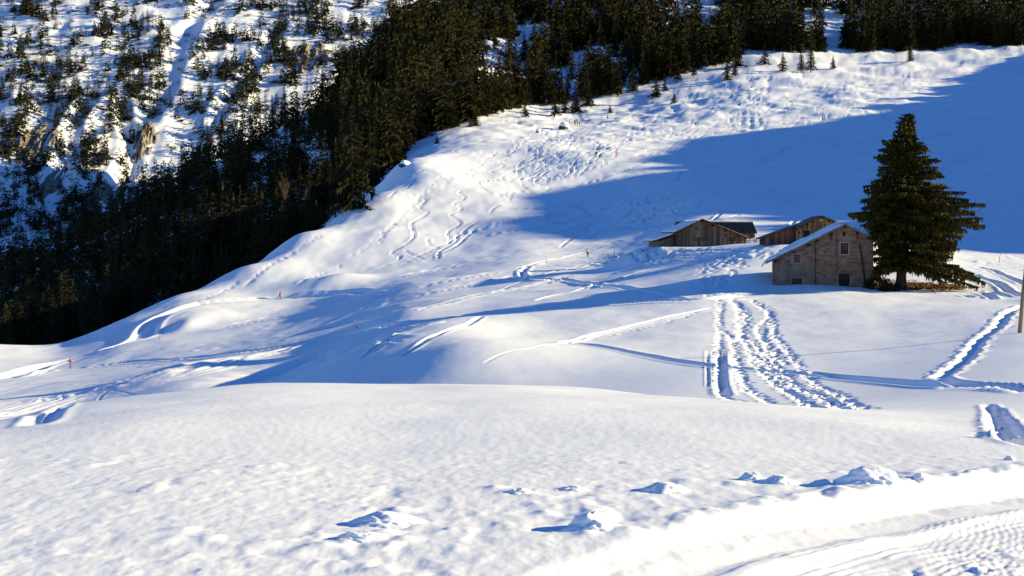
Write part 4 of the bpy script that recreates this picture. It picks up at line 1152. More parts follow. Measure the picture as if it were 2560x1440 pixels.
# weathered planks: fresh and orange under the eaves, grey and dark where rain reaches (stored per vertex)
def plank_material():
    m, nt, b = new_mat('weathered_planks')
    at = node(nt, 'ShaderNodeAttribute', attribute_name='fresh')
    tc = node(nt, 'ShaderNodeTexCoord'); oi = node(nt, 'ShaderNodeObjectInfo')
    mp = node(nt, 'ShaderNodeMapping'); mp.inputs['Scale'].default_value = (9, 9, .8)
    nt.links.new(tc.outputs['Object'], mp.inputs[0])
    n = node(nt, 'ShaderNodeTexNoise', Scale=1.6, Detail=6.0); nt.links.new(mp.outputs[0], n.inputs['Vector'])
    mx = node(nt, 'ShaderNodeMix', data_type='FLOAT'); mx.inputs[0].default_value = .55
    nt.links.new(n.outputs[0], mx.inputs[2]); nt.links.new(oi.outputs['Random'], mx.inputs[3])
    grey = ramp(nt, mx.outputs[0], [(0.15, (0.028, 0.024, 0.021)), (0.55, (0.10, 0.085, 0.072)), (0.9, (0.21, 0.175, 0.145))])
    fresh = ramp(nt, mx.outputs[0], [(0.15, (0.12, 0.05, 0.022)), (0.9, (0.36, 0.17, 0.075))])
    ad = node(nt, 'ShaderNodeMath', operation='MULTIPLY_ADD'); nt.links.new(n.outputs[0], ad.inputs[0]); ad.inputs[1].default_value = .9
    sb = node(nt, 'ShaderNodeMath', operation='ADD'); nt.links.new(at.outputs['Fac'], sb.inputs[0]); sb.inputs[1].default_value = -.45
    nt.links.new(sb.outputs[0], ad.inputs[2])
    cl = node(nt, 'ShaderNodeClamp'); nt.links.new(ad.outputs[0], cl.inputs[0])
    mc = node(nt, 'ShaderNodeMix', data_type='RGBA')
    nt.links.new(cl.outputs[0], mc.inputs[0]); nt.links.new(grey.outputs[0], mc.inputs[6]); nt.links.new(fresh.outputs[0], mc.inputs[7])
    nt.links.new(mc.outputs[2], b.inputs['Base Color'])
    b.inputs['Roughness'].default_value = .85
    return m
PLANK = plank_material()

def plank(parent, x0, x1, z0, roof, y=0.0, th=0.03, name='plank', fr=1.0, depthax=False):
    """an upright board from z0 to the roof line, with its weathering stored per vertex"""
    seg = 5; V, Fq, fresh = [], [], []
    zt0, zt1 = roof(x0), roof(x1)
    yj = y - th - random.uniform(0, .015)
    for i in range(seg + 1):
        s = i / seg
        for (x, zt) in ((x0, zt0), (x1, zt1)):
            z = z0 + (zt - z0) * s
            for yy in (yj, y + .0):
                V.append((x, yy, z) if not depthax else (yy, x, z))
                fresh.append(fr * math.exp(-(max(0.0, zt - z) / .75) ** 1.3) * random.uniform(.7, 1.1))
    for i in range(seg):
        a = i * 4; b = a + 4
        Fq += [(a, a + 2, b + 2, b), (a + 1, b + 1, b + 3, a + 3), (a, b, b + 1, a + 1), (a + 2, a + 3, b + 3, b + 2)]
    Fq += [(0, 1, 3, 2), (seg * 4, seg * 4 + 2, seg * 4 + 3, seg * 4 + 1)]
    me = bpy.data.meshes.new(name); me.from_pydata(V, [], Fq); me.materials.append(PLANK)
    at = me.attributes.new('fresh', 'FLOAT', 'POINT'); at.data.foreach_set('value', fresh)
    me.update()
    return link(name, me, parent)

def wall_with_holes(x0, x1, z0, roof, holes, y, depth=.3, step=.18):
    m = MB()
    xs = sorted(set([x0, x1] + [h[0] for h in holes] + [h[1] for h in holes] + list(np.arange(x0, x1, step))))
    zs_ = sorted(set([z0] + [h[2] for h in holes] + [h[3] for h in holes] + [99.0]))
    for a, b in zip(xs[:-1], xs[1:]):
        if b - a < 1e-5: continue
        for c, d in zip(zs_[:-1], zs_[1:]):
            xm, zm = (a + b) / 2, (c + min(d, 50)) / 2
            if any(h[0] < xm < h[1] and h[2] - 1e-6 <= c and d <= h[3] + 1e-6 for h in holes): continue
            ta, tb = max(c, min(d, roof(a))), max(c, min(d, roof(b)))
            if ta - c < 1e-5 and tb - c < 1e-5: continue
            m.add([(a, y, c), (b, y, c), (b, y, tb), (a, y, ta)], [(0, 1, 2, 3)])
    for h in holes:
        a, b, c, d = h
        m.add([(a, y, c), (b, y, c), (b, y, d), (a, y, d), (a, y + depth, c), (b, y + depth, c), (b, y + depth, d), (a, y + depth, d)],
              [(0, 4, 5, 1), (1, 5, 6, 2), (2, 6, 7, 3), (3, 7, 4, 0)])
    return m

def snow_sheet(name, parent, xs, zf, y0, y1, thick, mat=SNOW_LUMP, ny=14, curl=None, seed=0, nmin=0.35, edge_y=True):
    """a lying layer of snow: xs across the slope, zf(x) the roof under it"""
    ys = np.linspace(y0, y1, ny); nx = len(xs)
    V, Fq = [], []
    for j, y in enumerate(ys):
        for i, x in enumerate(xs):
            e = min(1.0, (min(i, nx - 1 - i) + .3) / 1.6); ey = min(1.0, (min(j, ny - 1 - j) + (.45 if edge_y else 1)) / 1.4)
            t = thick(x, y) * min(e, ey) ** .5
            V.append((x, y, zf(x) + t))
    top = len(V)
    for j, y in enumerate(ys):
        for i, x in enumerate(xs): V.append((x, y, zf(x) + .004))
    for j in range(ny - 1):
        for i in range(nx - 1):
            a = j * nx + i
            Fq.append((a, a + 1, a + nx + 1, a + nx)); Fq.append((top + a, top + a + nx, top + a + nx + 1, top + a + 1))
    for j in range(ny - 1):
        a = j * nx; Fq.append((a, a + nx, top + a + nx, top + a)); a += nx - 1; Fq.append((a, top + a, top + a + nx, a + nx))
    for i in range(nx - 1):
        Fq.append((i, top + i, top + i + 1, i + 1)); a = (ny - 1) * nx + i; Fq.append((a, a + 1, top + a + 1, top + a))
    me = bpy.data.meshes.new(name); me.from_pydata(V, [], Fq); me.materials.append(mat)
    me.polygons.foreach_set('use_smooth', [True] * len(me.polygons)); me.update()
    return link(name, me, parent)

def roof_slab(xa, xb, roof, t, y0, y1, lift=0.0):
    """one roof slope as a slab, from xa to xb along the roof line"""
    m = MB()
    m.prism([(xa, roof(xa) + lift), (xb, roof(xb) + lift), (xb, roof(xb) + lift + t), (xa, roof(xa) + lift + t)] if xa < xb else [], y0, y1)
    return m

# ---------------------------------------------------------------- stone house
HYD = 137.0; K = F / HYD
def U(px): return (px - 2057) / K
def W(py): return (716 - py) / K
house = empty('stone_house', ((2057 - CX) / F * HYD, HYD, -(716 - HY) / K), rad(-10.0))
tag(house, 'old stone house with snowy roof beside the big spruce', 'house')
xa = U(2111); za = W(563)
def hroof(x): return za - 0.497 * abs(x - xa)
XL, XR = U(1934), U(2180)
win_a = (U(2100.5), U(2119), W(635), W(607.5)); win_b = (U(1985), U(2002.5), W(657), W(636)); hatch = (U(2105), U(2112), W(591), W(579)); door_a = (U(2096), U(2122), W(716), W(684)); door_b = (U(1982), U(2006), W(718), W(696.5)); arch = (U(2105), U(2120), W(680), W(677))
holes = [win_a, win_b, hatch, door_a, door_b, arch]
DEP = 9.5
m = wall_with_holes(XL, XR, -2.5, hroof, holes, 0.0, .28)
zl, zr = hroof(XL), hroof(XR)
m.add([(XL, 0, -2.5), (XL, DEP, -2.5), (XL, DEP, zl), (XL, 0, zl)], [(0, 3, 2, 1)])
m.add([(XR, 0, -2.5), (XR, DEP, -2.5), (XR, DEP, zr), (XR, 0, zr)], [(0, 1, 2, 3)])
m.add([(XL, DEP, -2.5), (XR, DEP, -2.5), (XR, DEP, zr), (xa, DEP, za), (XL, DEP, zl)], [(4, 3, 2, 1, 0)])
m.build('wall', MORTAR, house)
# plaster skin on the lower left
m = MB()
pl = [(U(1936), W(719)), (U(1981), W(719)), (U(1981), W(695)), (U(2007), W(695)), (U(2007), W(712)), (U(2030), W(712)), (U(2040), W(690)), (U(2036), W(672)), (U(2018), W(664)), (U(2004), W(660)), (U(1984), W(660)), (U(1965), W(657)), (U(1945), W(654)), (U(1936), W(657))]
m.prism(pl, -.03, -.003)
m.build('plaster_patch', PLASTER, house)
def in_poly(x, z, P):
    c = False
    for i in range(len(P)):
        (x1, z1), (x2, z2) = P[i], P[i - 1]
        if (z1 > z) != (z2 > z) and x < (x2 - x1) * (z - z1) / (z2 - z1) + x1: c = not c
    return c
# rubble stones in thin courses
stone_meshes = []
for k in range(6):
    bm = bmesh.new(); bmesh.ops.create_cube(bm, size=1.0)
    bmesh.ops.bevel(bm, geom=bm.edges[:], offset=.12, segments=1, affect='EDGES')
    rr = random.Random(k)
    for v in bm.verts: v.co += Vector((rr.gauss(0, .05), rr.gauss(0, .05), rr.gauss(0, .07)))
    me = bpy.data.meshes.new('stone'); bm.to_mesh(me); bm.free(); me.materials.append(STONE_A); stone_meshes.append(me)
stones = []
z = W(719)
rs = random.Random(3)
while z < za:
    h = rs.choice((.08, .10, .12, .15, .20))
    x = XL + rs.uniform(0, .1)
    while x < XR - .1:
        w = rs.uniform(.16, .55) * (1.5 if rs.random() < .12 else 1)
        x1 = min(x + w, XR); cx, cz = (x + x1) / 2, z + h / 2
        bad = z + h > min(hroof(x), hroof(x1)) - .04
        bad |= any(x1 > q[0] - .12 and x < q[1] + .12 and z + h > q[2] - .10 and z < q[3] + .16 for q in (win_a, win_b)) or any(x1 > q[0] - .01 and x < q[1] + .01 and z + h > q[2] - .01 and z < q[3] + .01 for q in (hatch, door_a, door_b, arch))
        bad |= in_poly(cx, cz, pl) or in_poly(x1, cz, pl)
        bad |= cz < W(664) and cz > W(668) and cx > U(2040)
        if not bad and rs.random() < .74:
            stones.append((x, x1, z, h, cx, cz))
        x = x1 + rs.uniform(.015, .06)
    z += h + rs.uniform(.012, .03)
stones.sort(key=lambda s: -(s[1] - s[0]) * s[3])
for (x, x1, z, h, cx, cz) in stones[:290]:
    link('stone', rs.choice(stone_meshes), house, (cx, -.004 - rs.uniform(0, .012), cz), (0, rs.gauss(0, .02), 0), (x1 - x, rs.uniform(.06, .10), h))
m = MB()
for (x, x1, z, h, cx, cz) in stones[290:]:
    d = rs.uniform(.03, .05); b = .015
    m.add([(x, -.002, z), (x1, -.002, z), (x1, -.002, z + h), (x, -.002, z + h), (x + b, -d, z + b), (x1 - b, -d, z + b), (x1 - b, -d, z + h - b), (x + b, -d, z + h - b)], [(4, 5, 6, 7), (0, 1, 5, 4), (1, 2, 6, 5), (2, 3, 7, 6), (3, 0, 4, 7)])
tag(m.build('small_stones', STONE_B, house), kind='stuff')
# openings
def window(parent, o, y, surround=.10, bars=0, cur=False):
    a, b, c, d = o
    w = MB()
    s = surround
    w.box(a - s, a, y - .035, y + .02, c - s, d + s); w.box(b, b + s, y - .035, y + .02, c - s, d + s)
    w.box(a, b, y - .035, y + .02, d, d + s); w.box(a - s * .3, b + s * .3, y - .06, y + .02, c - s, c - .002)
    win = w.build('window', LIME, parent)
    f = MB(); t = .05; yy = y + .16
    f.box(a, a + t, yy, yy + .05, c, d); f.box(b - t, b, yy, yy + .05, c, d); f.box(a + t, b - t, yy, yy + .05, c, c + t); f.box(a + t, b - t, yy, yy + .05, d - t, d)
    f.box((a + b) / 2 - .02, (a + b) / 2 + .02, yy, yy + .05, c + t, d - t)
    f.build('frame', DARKWOOD, win)
    g = MB(); g.box(a + .01, b - .01, yy + .06, yy + .075, c + .01, d - .01); g.build('pane', CURTAIN if cur else GLASS, win)
    if bars:
        bb = MB()
        for k in range(bars):
            x = a + (b - a) * (k + .7) / (bars + .4); bb.tube([(x, y + .08, c), (x, y + .08, d)], [.014, .014], 5)
        bb.build('bars', IRON, win)
    return win
w1 = window(house, win_a, 0.0, .11, 5, True)
m = MB(); m.box(win_a[0] - .1, win_a[1] + .1, -.05, .02, win_a[2] + .02, win_a[2] + .40)
m = MB(); m.box(win_a[0] + .05, win_a[1] - .05, .12, .14, win_a[2] + .02, win_a[2] + .34); m.build('lower_panel', IRON, w1)
window(house, win_b, 0.0, .09, 0)
m = MB(); m.box(*hatch[:2], .2, .24, *hatch[2:]); m.build('attic_hatch', DARKWOOD, house)
def door(parent, o, boards, mat):
    d = MB(); d.box(o[0], o[1], .20, .24, o[2], o[3]); dd = d.build('door', mat, parent)
    n = boards
    for k in range(n):
        a = o[0] + (o[1] - o[0]) * k / n; b = o[0] + (o[1] - o[0]) * (k + 1) / n
        q = MB(); q.box(a + .012, b - .012, .17, .198, o[2], o[3] - .03); q.build('plank', mat, dd)
    q = MB(); q.box(o[1] - .16, o[1] - .12, .13, .168, (o[2] + o[3]) / 2 - .06, (o[2] + o[3]) / 2 + .06); q.build('handle', IRON, dd)
    return dd
door(house, door_a, 5, DARKWOOD); door(house, door_b, 4, DOORWOOD)
m = MB(); m.box(*arch[:2], .2, .24, *arch[2:]); m.build('fanlight', GLASS, house)
# arch stones over the door, ledge, joints, downpipe
for k in range(9):
    a = math.pi * (0.1 + .8 * k / 8); cx, cz = U(2109), W(688)
    link('stone', stone_meshes[k % 6], house, (cx + .72 * math.cos(a), -.02, cz + .52 * math.sin(a)), (0, -(a - math.pi / 2), 0), (.16, .08, .26))
m = MB(); m.box(U(2040), U(2150), -.14, .02, W(667.6), W(665)); m.build('ledge', STONE_B, house)
m = MB(); m.tube([(U(2039), -.07, W(716)), (U(2039.5), -.07, W(593))], [.035, .035], 6); m.build('cable_duct', IRON, house)
m = MB(); m.tube([(U(2091), -.05, W(666)), (U(2091), -.05, W(574))], [.022, .022], 5); m.build('cable', IRON, house)
m = MB(); m.tube([(U(2147), -.12, W(612)), (U(2151), -.14, W(640)), (U(2158), -.14, W(690)), (U(2160), -.14, W(716))], [.07, .07, .075, .08], 8); m.build('leaning_pole', DARKWOOD, house)
# purlin ends and brackets
for px in (1941, 1986, 2022, 2042, 2077, 2111, 2141, 2168):
    x = U(px); zz = hroof(x) - .17
    b = MB(); b.box(x - .13, x + .13, -.58, .1, zz - .15, zz + .13); bo = b.build('beam', DARKWOOD, house)
    if px in (2077, 2141):
        q = MB(); q.box(x - .04, x + .04, -.18, -.02, zz - .62, zz - .15); q.build('bracket', DARKWOOD, bo)
# roof: deck, fascia, snow, chimney
EL, ER = U(1917), U(2203)
rf = MB(); rf.prism([(EL, hroof(EL)), (xa, za), (ER, hroof(ER)), (ER, hroof(ER) + .14), (xa, za + .14), (EL, hroof(EL) + .14)], -.62, DEP + .5)
roofo = rf.build('roof', SHEET, house)
fa = MB(); fa.prism([(EL - .03, hroof(EL) - .05), (xa, za - .04), (ER + .03, hroof(ER) - .05), (ER + .03, hroof(ER) + .19), (xa, za + .20), (EL - .03, hroof(EL) + .19)], -.66, -.622)
fa.build('fascia', FASCIA, roofo)
def th(x, y): return .20 + .10 * float(fbm(np.array([x * .8]), np.array([y * .6]), 2)[0]) + (.28 * sstep(2.4, 3.2, y) * sstep(-4.4, -3.4, x) if x < xa else 0)
xs = list(np.linspace(EL - .45, xa - .02, 18))
def zsn(x):
    return hroof(x) + .145 - (max(0, EL + .1 - x) ** 1.4) * .75
sn = snow_sheet('snow_cover', roofo, xs, zsn, -.66, DEP + .55, th, ny=26)
snow_sheet('snow_cover', roofo, list(np.linspace(xa + .0, ER + .15, 12)), lambda x: hroof(x) + .145, -.66, DEP + .55, lambda x, y: .16 + .05 * math.sin(y), ny=20)
ch = MB(); cxp = U(2021); ch.box(cxp - .28, cxp + .28, 3.6, 4.2, hroof(cxp) + .1, hroof(cxp) + 1.15); cho = ch.build('chimney', DARKWOOD, roofo)
ch = MB(); ch.box(cxp - .36, cxp + .36, 3.52, 4.28, hroof(cxp) + 1.152, hroof(cxp) + 1.24); ch.build('chimney_cap', DARKWOOD, cho)
# snow bank heaped against the front and left corner
G.hit(1950, 720, 100)

# ---------------------------------------------------------------- left barn (plank gable)
BYD = 214.0; KB = F / BYD
def UB(px): return (px - 1780) / KB
def WB(py): return (618 - py) / KB
barn = empty('plank_barn', ((1780 - CX) / F * BYD, BYD, -(618 - HY) / KB), rad(4.5))
tag(barn, 'grey weathered plank barn with snowy roof and masonry lean-to', 'barn')
xb, zb = UB(1754), WB(549.5)
def broof(x): return zb - (0.47 if x < xb else 0.40) * abs(x - xb)
BL, BR = UB(1688.5), UB(1868)
m = MB()
m.prism([(BL, -1.5), (BR, -1.5), (BR, broof(BR)), (xb, zb), (BL, broof(BL))], 0.0, 10.0)
m.build('wall', DARKWOOD, barn)
x = BL; n = 0
while x < BR - .1:
    w = random.uniform(.24, .36); x1 = min(x + w, BR)
    plank(barn, x + .008, x1 - .008, -1.2, lambda q: broof(q) - .02, y=-.004)
    x = x1
def barn_door(a, b, c, d, leaves):
    dd = MB(); dd.box(a - .06, b + .06, -.09, -.052, d, d + .14); o = dd.build('door', DARKWOOD, barn)
    for l in range(leaves):
        la = a + (b - a) * l / leaves; lb = a + (b - a) * (l + 1) / leaves
        n = 5
        for k in range(n):
            p0 = la + (lb - la) * k / n; p1 = la + (lb - la) * (k + 1) / n
            plank(o, p0 + .02, p1 - .01, c, lambda q: d, y=-.055, th=.025, fr=.05)
        for zz in (c + .25, d - .22):
            q = MB(); q.box(la + .05, lb - .05, -.125, -.098, zz - .07, zz + .07); q.build('batten', DARKWOOD, o)
    return o
barn_door(UB(1730), UB(1771), -1.0, WB(596.5), 2)
barn_door(UB(1823), UB(1841), -1.0, WB(597), 1)
for px, py, s in ((1741.5, 571, .17), (1768, 570, .17), (1814, 588.5, .17), (1694, 590.5, .17), (1748, 575, .09)):
    q = MB(); q.box(UB(px) - s, UB(px) + s, -.075, -.056, WB(py) - s, WB(py) + s); q.build('loft_opening', IRON, barn)
for px in (1694.5, 1727, 1754, 1781, 1813, 1845):
    x = UB(px); b = MB(); b.box(x - .14, x + .14, -.75, 0, broof(x) - .36, broof(x) - .06); b.build('beam', DARKWOOD, barn)
EL2, ER2 = UB(1683.5), UB(1873.5)
rf = MB(); rf.prism([(EL2, broof(EL2)), (xb, zb), (ER2, broof(ER2)), (ER2, broof(ER2) + .13), (xb, zb + .15), (EL2, broof(EL2) + .13)], -.85, 10.6)
ro = rf.build('roof', SHEET, barn)
snow_sheet('snow_cover', ro, list(np.linspace(EL2 + .1, xb - .3, 12)), lambda x: broof(x) + .14, -.6, 10.6, lambda x, y: .16, ny=14)
snow_sheet('snow_cover', ro, list(np.linspace(xb + 2.0, ER2 - .1, 12)), lambda x: broof(x) + .14, -.3, 10.4, lambda x, y: .12, ny=14)
# lean-to on the left
LL = UB(1648)
def lroof(x): return WB(586.5) - .32 * (BL - x)
m = MB(); m.prism([(LL, -1.5), (BL - .01, -1.5), (BL - .01, lroof(BL)), (LL, lroof(LL))], 1.6, 9.5)
lt = m.build('lean_to', PLASTER, barn)
for k, px in enumerate((1650, 1656, 1661, 1667, 1673, 1679)):
    x = UB(px); b = MB(); b.box(x - .13, x + .13, 1.0, 1.6, lroof(x) - .24, lroof(x) + .02); b.build('beam', DARKWOOD, lt)
for k in range(26):
    x = random.uniform(LL + .1, BL - .3); zz = random.uniform(0, 1.5)
    if zz < lroof(x) - .35: link('stone', stone_meshes[k % 6], lt, (x, 1.59, zz), None, (random.uniform(.2, .45), .06, random.uniform(.1, .2)))
q = MB(); q.box(UB(1666), UB(1668), 1.57, 1.596, WB(606), WB(600)); q.build('slit_window', IRON, lt)
rf = MB(); rf.prism([(LL - .9, lroof(LL - .9) + .02), (BL - .005, lroof(BL) + .02), (BL - .005, lroof(BL) + .14), (LL - .9, lroof(LL - .9) + .14)], 1.0, 10.2)
r2 = rf.build('roof', SHEET, lt)
snow_sheet('snow_cover', lt, list(np.linspace(LL - .95, BL - .02, 8)), lambda x: lroof(x) + .145, .95, 10.2, lambda x, y: .32, ny=10)

# ---------------------------------------------------------------- ribbed-roof barn behind it
CYD = 233.0; KC = F / CYD
def UC(px): return (px - 1795) / KC
def WC(py): return (606 - py) / KC
shed = empty('ribbed_roof_barn', ((1795 - CX) / F * CYD, CYD, -(606 - HY) / KC), rad(1.5))
tag(shed, 'wooden barn with dark ribbed metal roof behind the plank barn', 'barn')
x0, x1 = UC(1702), UC(1888)
ze, zk = WC(580), WC(555.5); run = 3.4
m = MB()
m.add([(x0, 0, -2), (x1, 0, -2), (x1, 0, ze), (x0, 0, ze), (x0, 2 * run, -2), (x1, 2 * run, -2), (x1, 2 * run, ze), (x0, 2 * run, ze), (x0, run, zk), (x1, run, zk)],
      [(0, 1, 2, 3), (5, 4, 7, 6), (1, 5, 6, 9, 2), (4, 0, 3, 8, 7)])
m.build('wall', DARKWOOD, shed)
x = UC(1838)
while x < x1 - .1:
    w = random.uniform(.24, .34); plank(shed, x + .008, min(x + w, x1) - .008, -1.8, lambda q: ze - .02, y=-.004, fr=1.1); x += w
for px in (1880, 1861):
    q = MB(); q.box(UC(px) - .16, UC(px) + .16, -.055, -.04, ze - .75, ze - .35); q.build('opening', IRON, shed)
rx0, rx1 = UC(1696), UC(1892)
sl = (zk - ze) / run
m = MB()
for sgn in (0, 1):
    ya, yb = (-.55, run) if not sgn else (2 * run + .55, run)
    za_ = ze - .55 * sl
    m.add([(rx0, ya, za_), (rx1, ya, za_), (rx1, yb, zk), (rx0, yb, zk), (rx0, ya, za_ + .09), (rx1, ya, za_ + .09), (rx1, yb, zk + .09), (rx0, yb, zk + .09)],
          [(0, 3, 2, 1), (4, 5, 6, 7), (0, 1, 5, 4), (1, 2, 6, 5), (2, 3, 7, 6), (3, 0, 4, 7)])
ro = m.build('roof', SHEET, shed)
rib = MB(); rib.add([(-.05, -.56, ze - .55 * sl + .092), (.05, -.56, ze - .55 * sl + .092), (.05, run, zk + .092), (-.05, run, zk + .092), (-.03, -.56, ze - .55 * sl + .19), (.03, -.56, ze - .55 * sl + .19), (.03, run, zk + .19), (-.03, run, zk + .19)], [(4, 5, 6, 7), (0, 1, 5, 4), (1, 2, 6, 5), (2, 3, 7, 6), (3, 0, 4, 7)])
r0 = rib.build('rib', SHEET, ro); r0.location.x = rx0 + .1
k = 1
while rx0 + .1 + k * .47 < rx1 - .05:
    o = r0.copy(); COL.objects.link(o); o.parent = ro; o.location.x = rx0 + .1 + k * .47; k += 1
q = MB(); q.box(rx0, rx1, run - .12, run + .12, zk + .195, zk + .24); q.build('ridge_cap', SHEET, ro)

# ---------------------------------------------------------------- wooden chalet behind the stone house
DYD = 176.0; KD = F / DYD
def UD(px): return (px - 2040) / KD
def WD(py): return (608 - py) / KD
chal = empty('wooden_chalet', ((2040 - CX) / F * DYD, DYD, -(608 - HY) / KD), rad(-4))
tag(chal, 'orange-brown wooden chalet rising behind the stone house roof', 'chalet')
xd, zd = UD(2053), WD(541.5)
def croof(x): return zd - (.47 if x < xd else .42) * abs(x - xd)
CL, CR = UD(1990), UD(2104)
m = MB(); m.prism([(CL, -2), (CR, -2), (CR, croof(CR)), (xd, zd), (CL, croof(CL))], 0, 8)
m.build('wall', DARKWOOD, chal)
x = CL
while x < CR - .1:
    w = random.uniform(.2, .3); plank(chal, x + .006, min(x + w, CR) - .006, -1.5, lambda q: croof(q) - .02, y=-.004, fr=1.25); x += w
window(chal, (UD(2049), UD(2056), WD(552.5), WD(546.5)), -.05, .03)
q = MB(); q.box(UD(2049.3), UD(2055.7), -.09, -.075, WD(552.2), WD(546.8)); q.build('white_shutter', LIME, chal)
for px in (1993, 2005, 2018, 2031, 2053, 2072):
    x = UD(px); b = MB(); b.box(x - .11, x + .11, -.62, 0, croof(x) - .32, croof(x) - .05); b.build('beam', DARKWOOD, chal)
for px, py in ((1998, 582), (2010, 578), (2017, 570), (2030, 566)):
    q = MB(); q.box(UD(px) - .14, UD(px) + .14, -.06, -.045, WD(py) - .2, WD(py) + .2); q.build('opening', IRON, chal)
e1, e2 = UD(1984), UD(2108)
rf = MB(); rf.prism([(e1, croof(e1)), (xd, zd), (e2, croof(e2)), (e2, croof(e2) + .12), (xd, zd + .14), (e1, croof(e1) + .12)], -.75, 8.6)
ro = rf.build('roof', SHEET, chal)
# low wing to the left
def wroof(x): return WD(566) - .37 * (UD(1992) - x)
WL = UD(1915)
m = MB(); m.prism([(WL, -2), (CL - .01, -2), (CL - .01, wroof(CL)), (WL, wroof(WL))], .9, 7.2)
wing = m.build('wing', DARKWOOD, chal)
x = WL
while x < CL - .1:
    w = random.uniform(.2, .3); plank(wing, x + .006, min(x + w, CL - .02) - .006, -1.5, lambda q: wroof(q) - .02, y=.895, fr=1.3); x += w
q = MB(); q.box(UD(1929), UD(1932), .83, .845, WD(604), WD(596)); q.build('opening', IRON, wing)
rf = MB(); rf.prism([(WL - .45, wroof(WL - .45)), (CL + .1, wroof(CL + .1)), (CL + .1, wroof(CL + .1) + .13), (WL - .45, wroof(WL - .45) + .13)], .2, 7.8)
rf.build('roof', SHEET, wing)
# ================================================================ small things
PALEWOOD = noise_mat('pale_weathered_wood', (0.22, 0.15, 0.09), (0.42, 0.31, 0.2), scale=3, stretch=(1, 1, .2))
POLEWOOD = noise_mat('pole_wood', (0.20, 0.12, 0.07), (0.40, 0.27, 0.18), scale=2.0, stretch=(5, 5, .4))
REDP = flat_mat('red_plastic', (0.55, 0.05, 0.05)); STEEL = flat_mat('grey_steel', (0.25, 0.25, 0.26), .4)
GREENP = flat_mat('green_paint', (0.10, 0.15, 0.07))
ROCK = noise_mat('dark_rock', (0.03, 0.026, 0.022), (0.14, 0.11, 0.085), scale=1.2, bump=.1, bscale=3)
TANROCK = noise_mat('tan_rock', (0.10, 0.08, 0.065), (0.36, 0.30, 0.235), scale=.2, bump=.4, bscale=.5, coords='Object')

# picnic tables by the barn
def picnic_table(px, py, Yd, rz, lab):
    p = G.hit(px, py, 150); p = Vector(((px - CX) / F * Yd, Yd, G.z((px - CX) / F * Yd, Yd)))
    t = empty('picnic_table', p, rz)
    m = MB()
    for k in range(4):
        b = MB(); b.box(-.9, .9, -.38 + .19 * k, -.21 + .19 * k, .72, .76); b.build('board', PALEWOOD, t)
    for s in (-1, 1):
        b = MB(); b.box(-.9, .9, s * .72 - .12, s * .72 + .12, .42, .46); b.build('bench', PALEWOOD, t)
    for sx in (-.62, .62):
        for s in (-1, 1):
            b = MB(); M = Matrix.Translation((sx, s * .42, .33)) @ Matrix.Rotation(s * .42, 4, 'X')
            b.box(-.05, .05, -.05, .05, -.5, .42, M); b.build('leg', PALEWOOD, t)
        b = MB(); b.box(sx - .04, sx + .04, -.8, .8, .36, .415); b.build('cross_beam', PALEWOOD, t)
    tag(t, lab, 'table', 'picnic tables')
picnic_table(1880, 616, 209, rad(70), 'picnic table close against the right corner of the plank barn')
picnic_table(1898, 618, 206, rad(78), 'picnic table further from the barn, towards the chalet')

def post(name, px, py, top_px, top_py, Yd, r, mat, lab, cat, ymin, extra=None, grp=None):
    if Yd is None: p = G.hit(px, py, ymin)
    else:
        x = (px - CX) / F * Yd; p = Vector((x, Yd, G.z(x, Yd)))
    s = p.y / F
    e = empty(name, p)
    d = Vector(((top_px - px) * s, 0, (py - top_py) * s))
    m = MB(); m.tube([(0, 0, -.5), tuple(d * .5), tuple(d)], [r * 1.1, r, r * .85], 8); m.build('shaft', mat, e, True)
    if extra: extra(e, d, s)
    tag(e, lab, cat, grp)
    return e
def with_green(e, d, s):
    m = MB(); m.box(-.13, .13, -.12, .12, d.z * .72, d.z * 1.0); m.build('sign_board', GREENP, e)
post('sign_post', 1951, 619, 1950.5, 582, 160, .10, PALEWOOD, 'wooden signpost with green board left of the stone house roof', 'signpost', 100, with_green)
def pole_band(e, d, s):
    m = MB(); m.tube([tuple(d * .30), tuple(d * .315)], [.16, .16], 8); m.build('metal_band', STEEL, e)
post('utility_pole', 2548, 832, 2568, 640, None, .13, POLEWOOD, 'leaning brown wooden pole cut by the right picture edge', 'pole', 50, pole_band)
def crossbar(e, d, s):
    m = MB(); m.box(-.35, .2, -.05, .05, d.z * .62, d.z * .72); m.build('arm', REDP, e)
post('marker_post', 176, 921, 175, 894, None, .09, noise_mat('red_brown_wood', (.16, .06, .04), (.28, .12, .08)), 'short red-brown marker post beside the groomed lane, far left', 'post', 120, crossbar)
def cap(e, d, s):
    m = MB(); m.tube([tuple(d * .86), tuple(d * 1.02)], [.05, .05], 6); m.build('tip', STEEL, e)
PG = 'red piste poles'
for px, py, tx, ty, Yd, lab in ((428, 816, 427, 798, None, 'red piste pole in the bend of the groomed lane'), (399, 850, 399, 834, None, 'red piste pole on the near side of the lane bend'),
        (896, 822, 886, 801, None, 'tilted red piste pole in the blue shade of the valley'), (1572, 620, 1570, 602, 245, 'red piste pole left of the barn, standing in the shadow edge'),
        (1592, 626, 1593, 604, 235, 'red piste pole nearest the lean-to of the barn'), (2497, 657, 2501, 636, None, 'red piste pole on the snow right of the big spruce'), (1367, 646, 1366, 632, 270, 'faint red piste pole left of the standing walker')        ):
    post('piste_pole', px, py, tx, ty, Yd, .04, REDP, lab, 'pole', 90, cap, PG)
SG = 'thin dark stakes'
post('stake', 1524, 636, 1519, 622, 262, .045, DARKWOOD, 'thin leaning stake, left of two right of the walker', 'stake', 150, None, SG)
post('stake', 1537, 637, 1536, 616, 262, .045, DARKWOOD, 'thin upright stake, right of two right of the walker', 'stake', 150, None, SG)

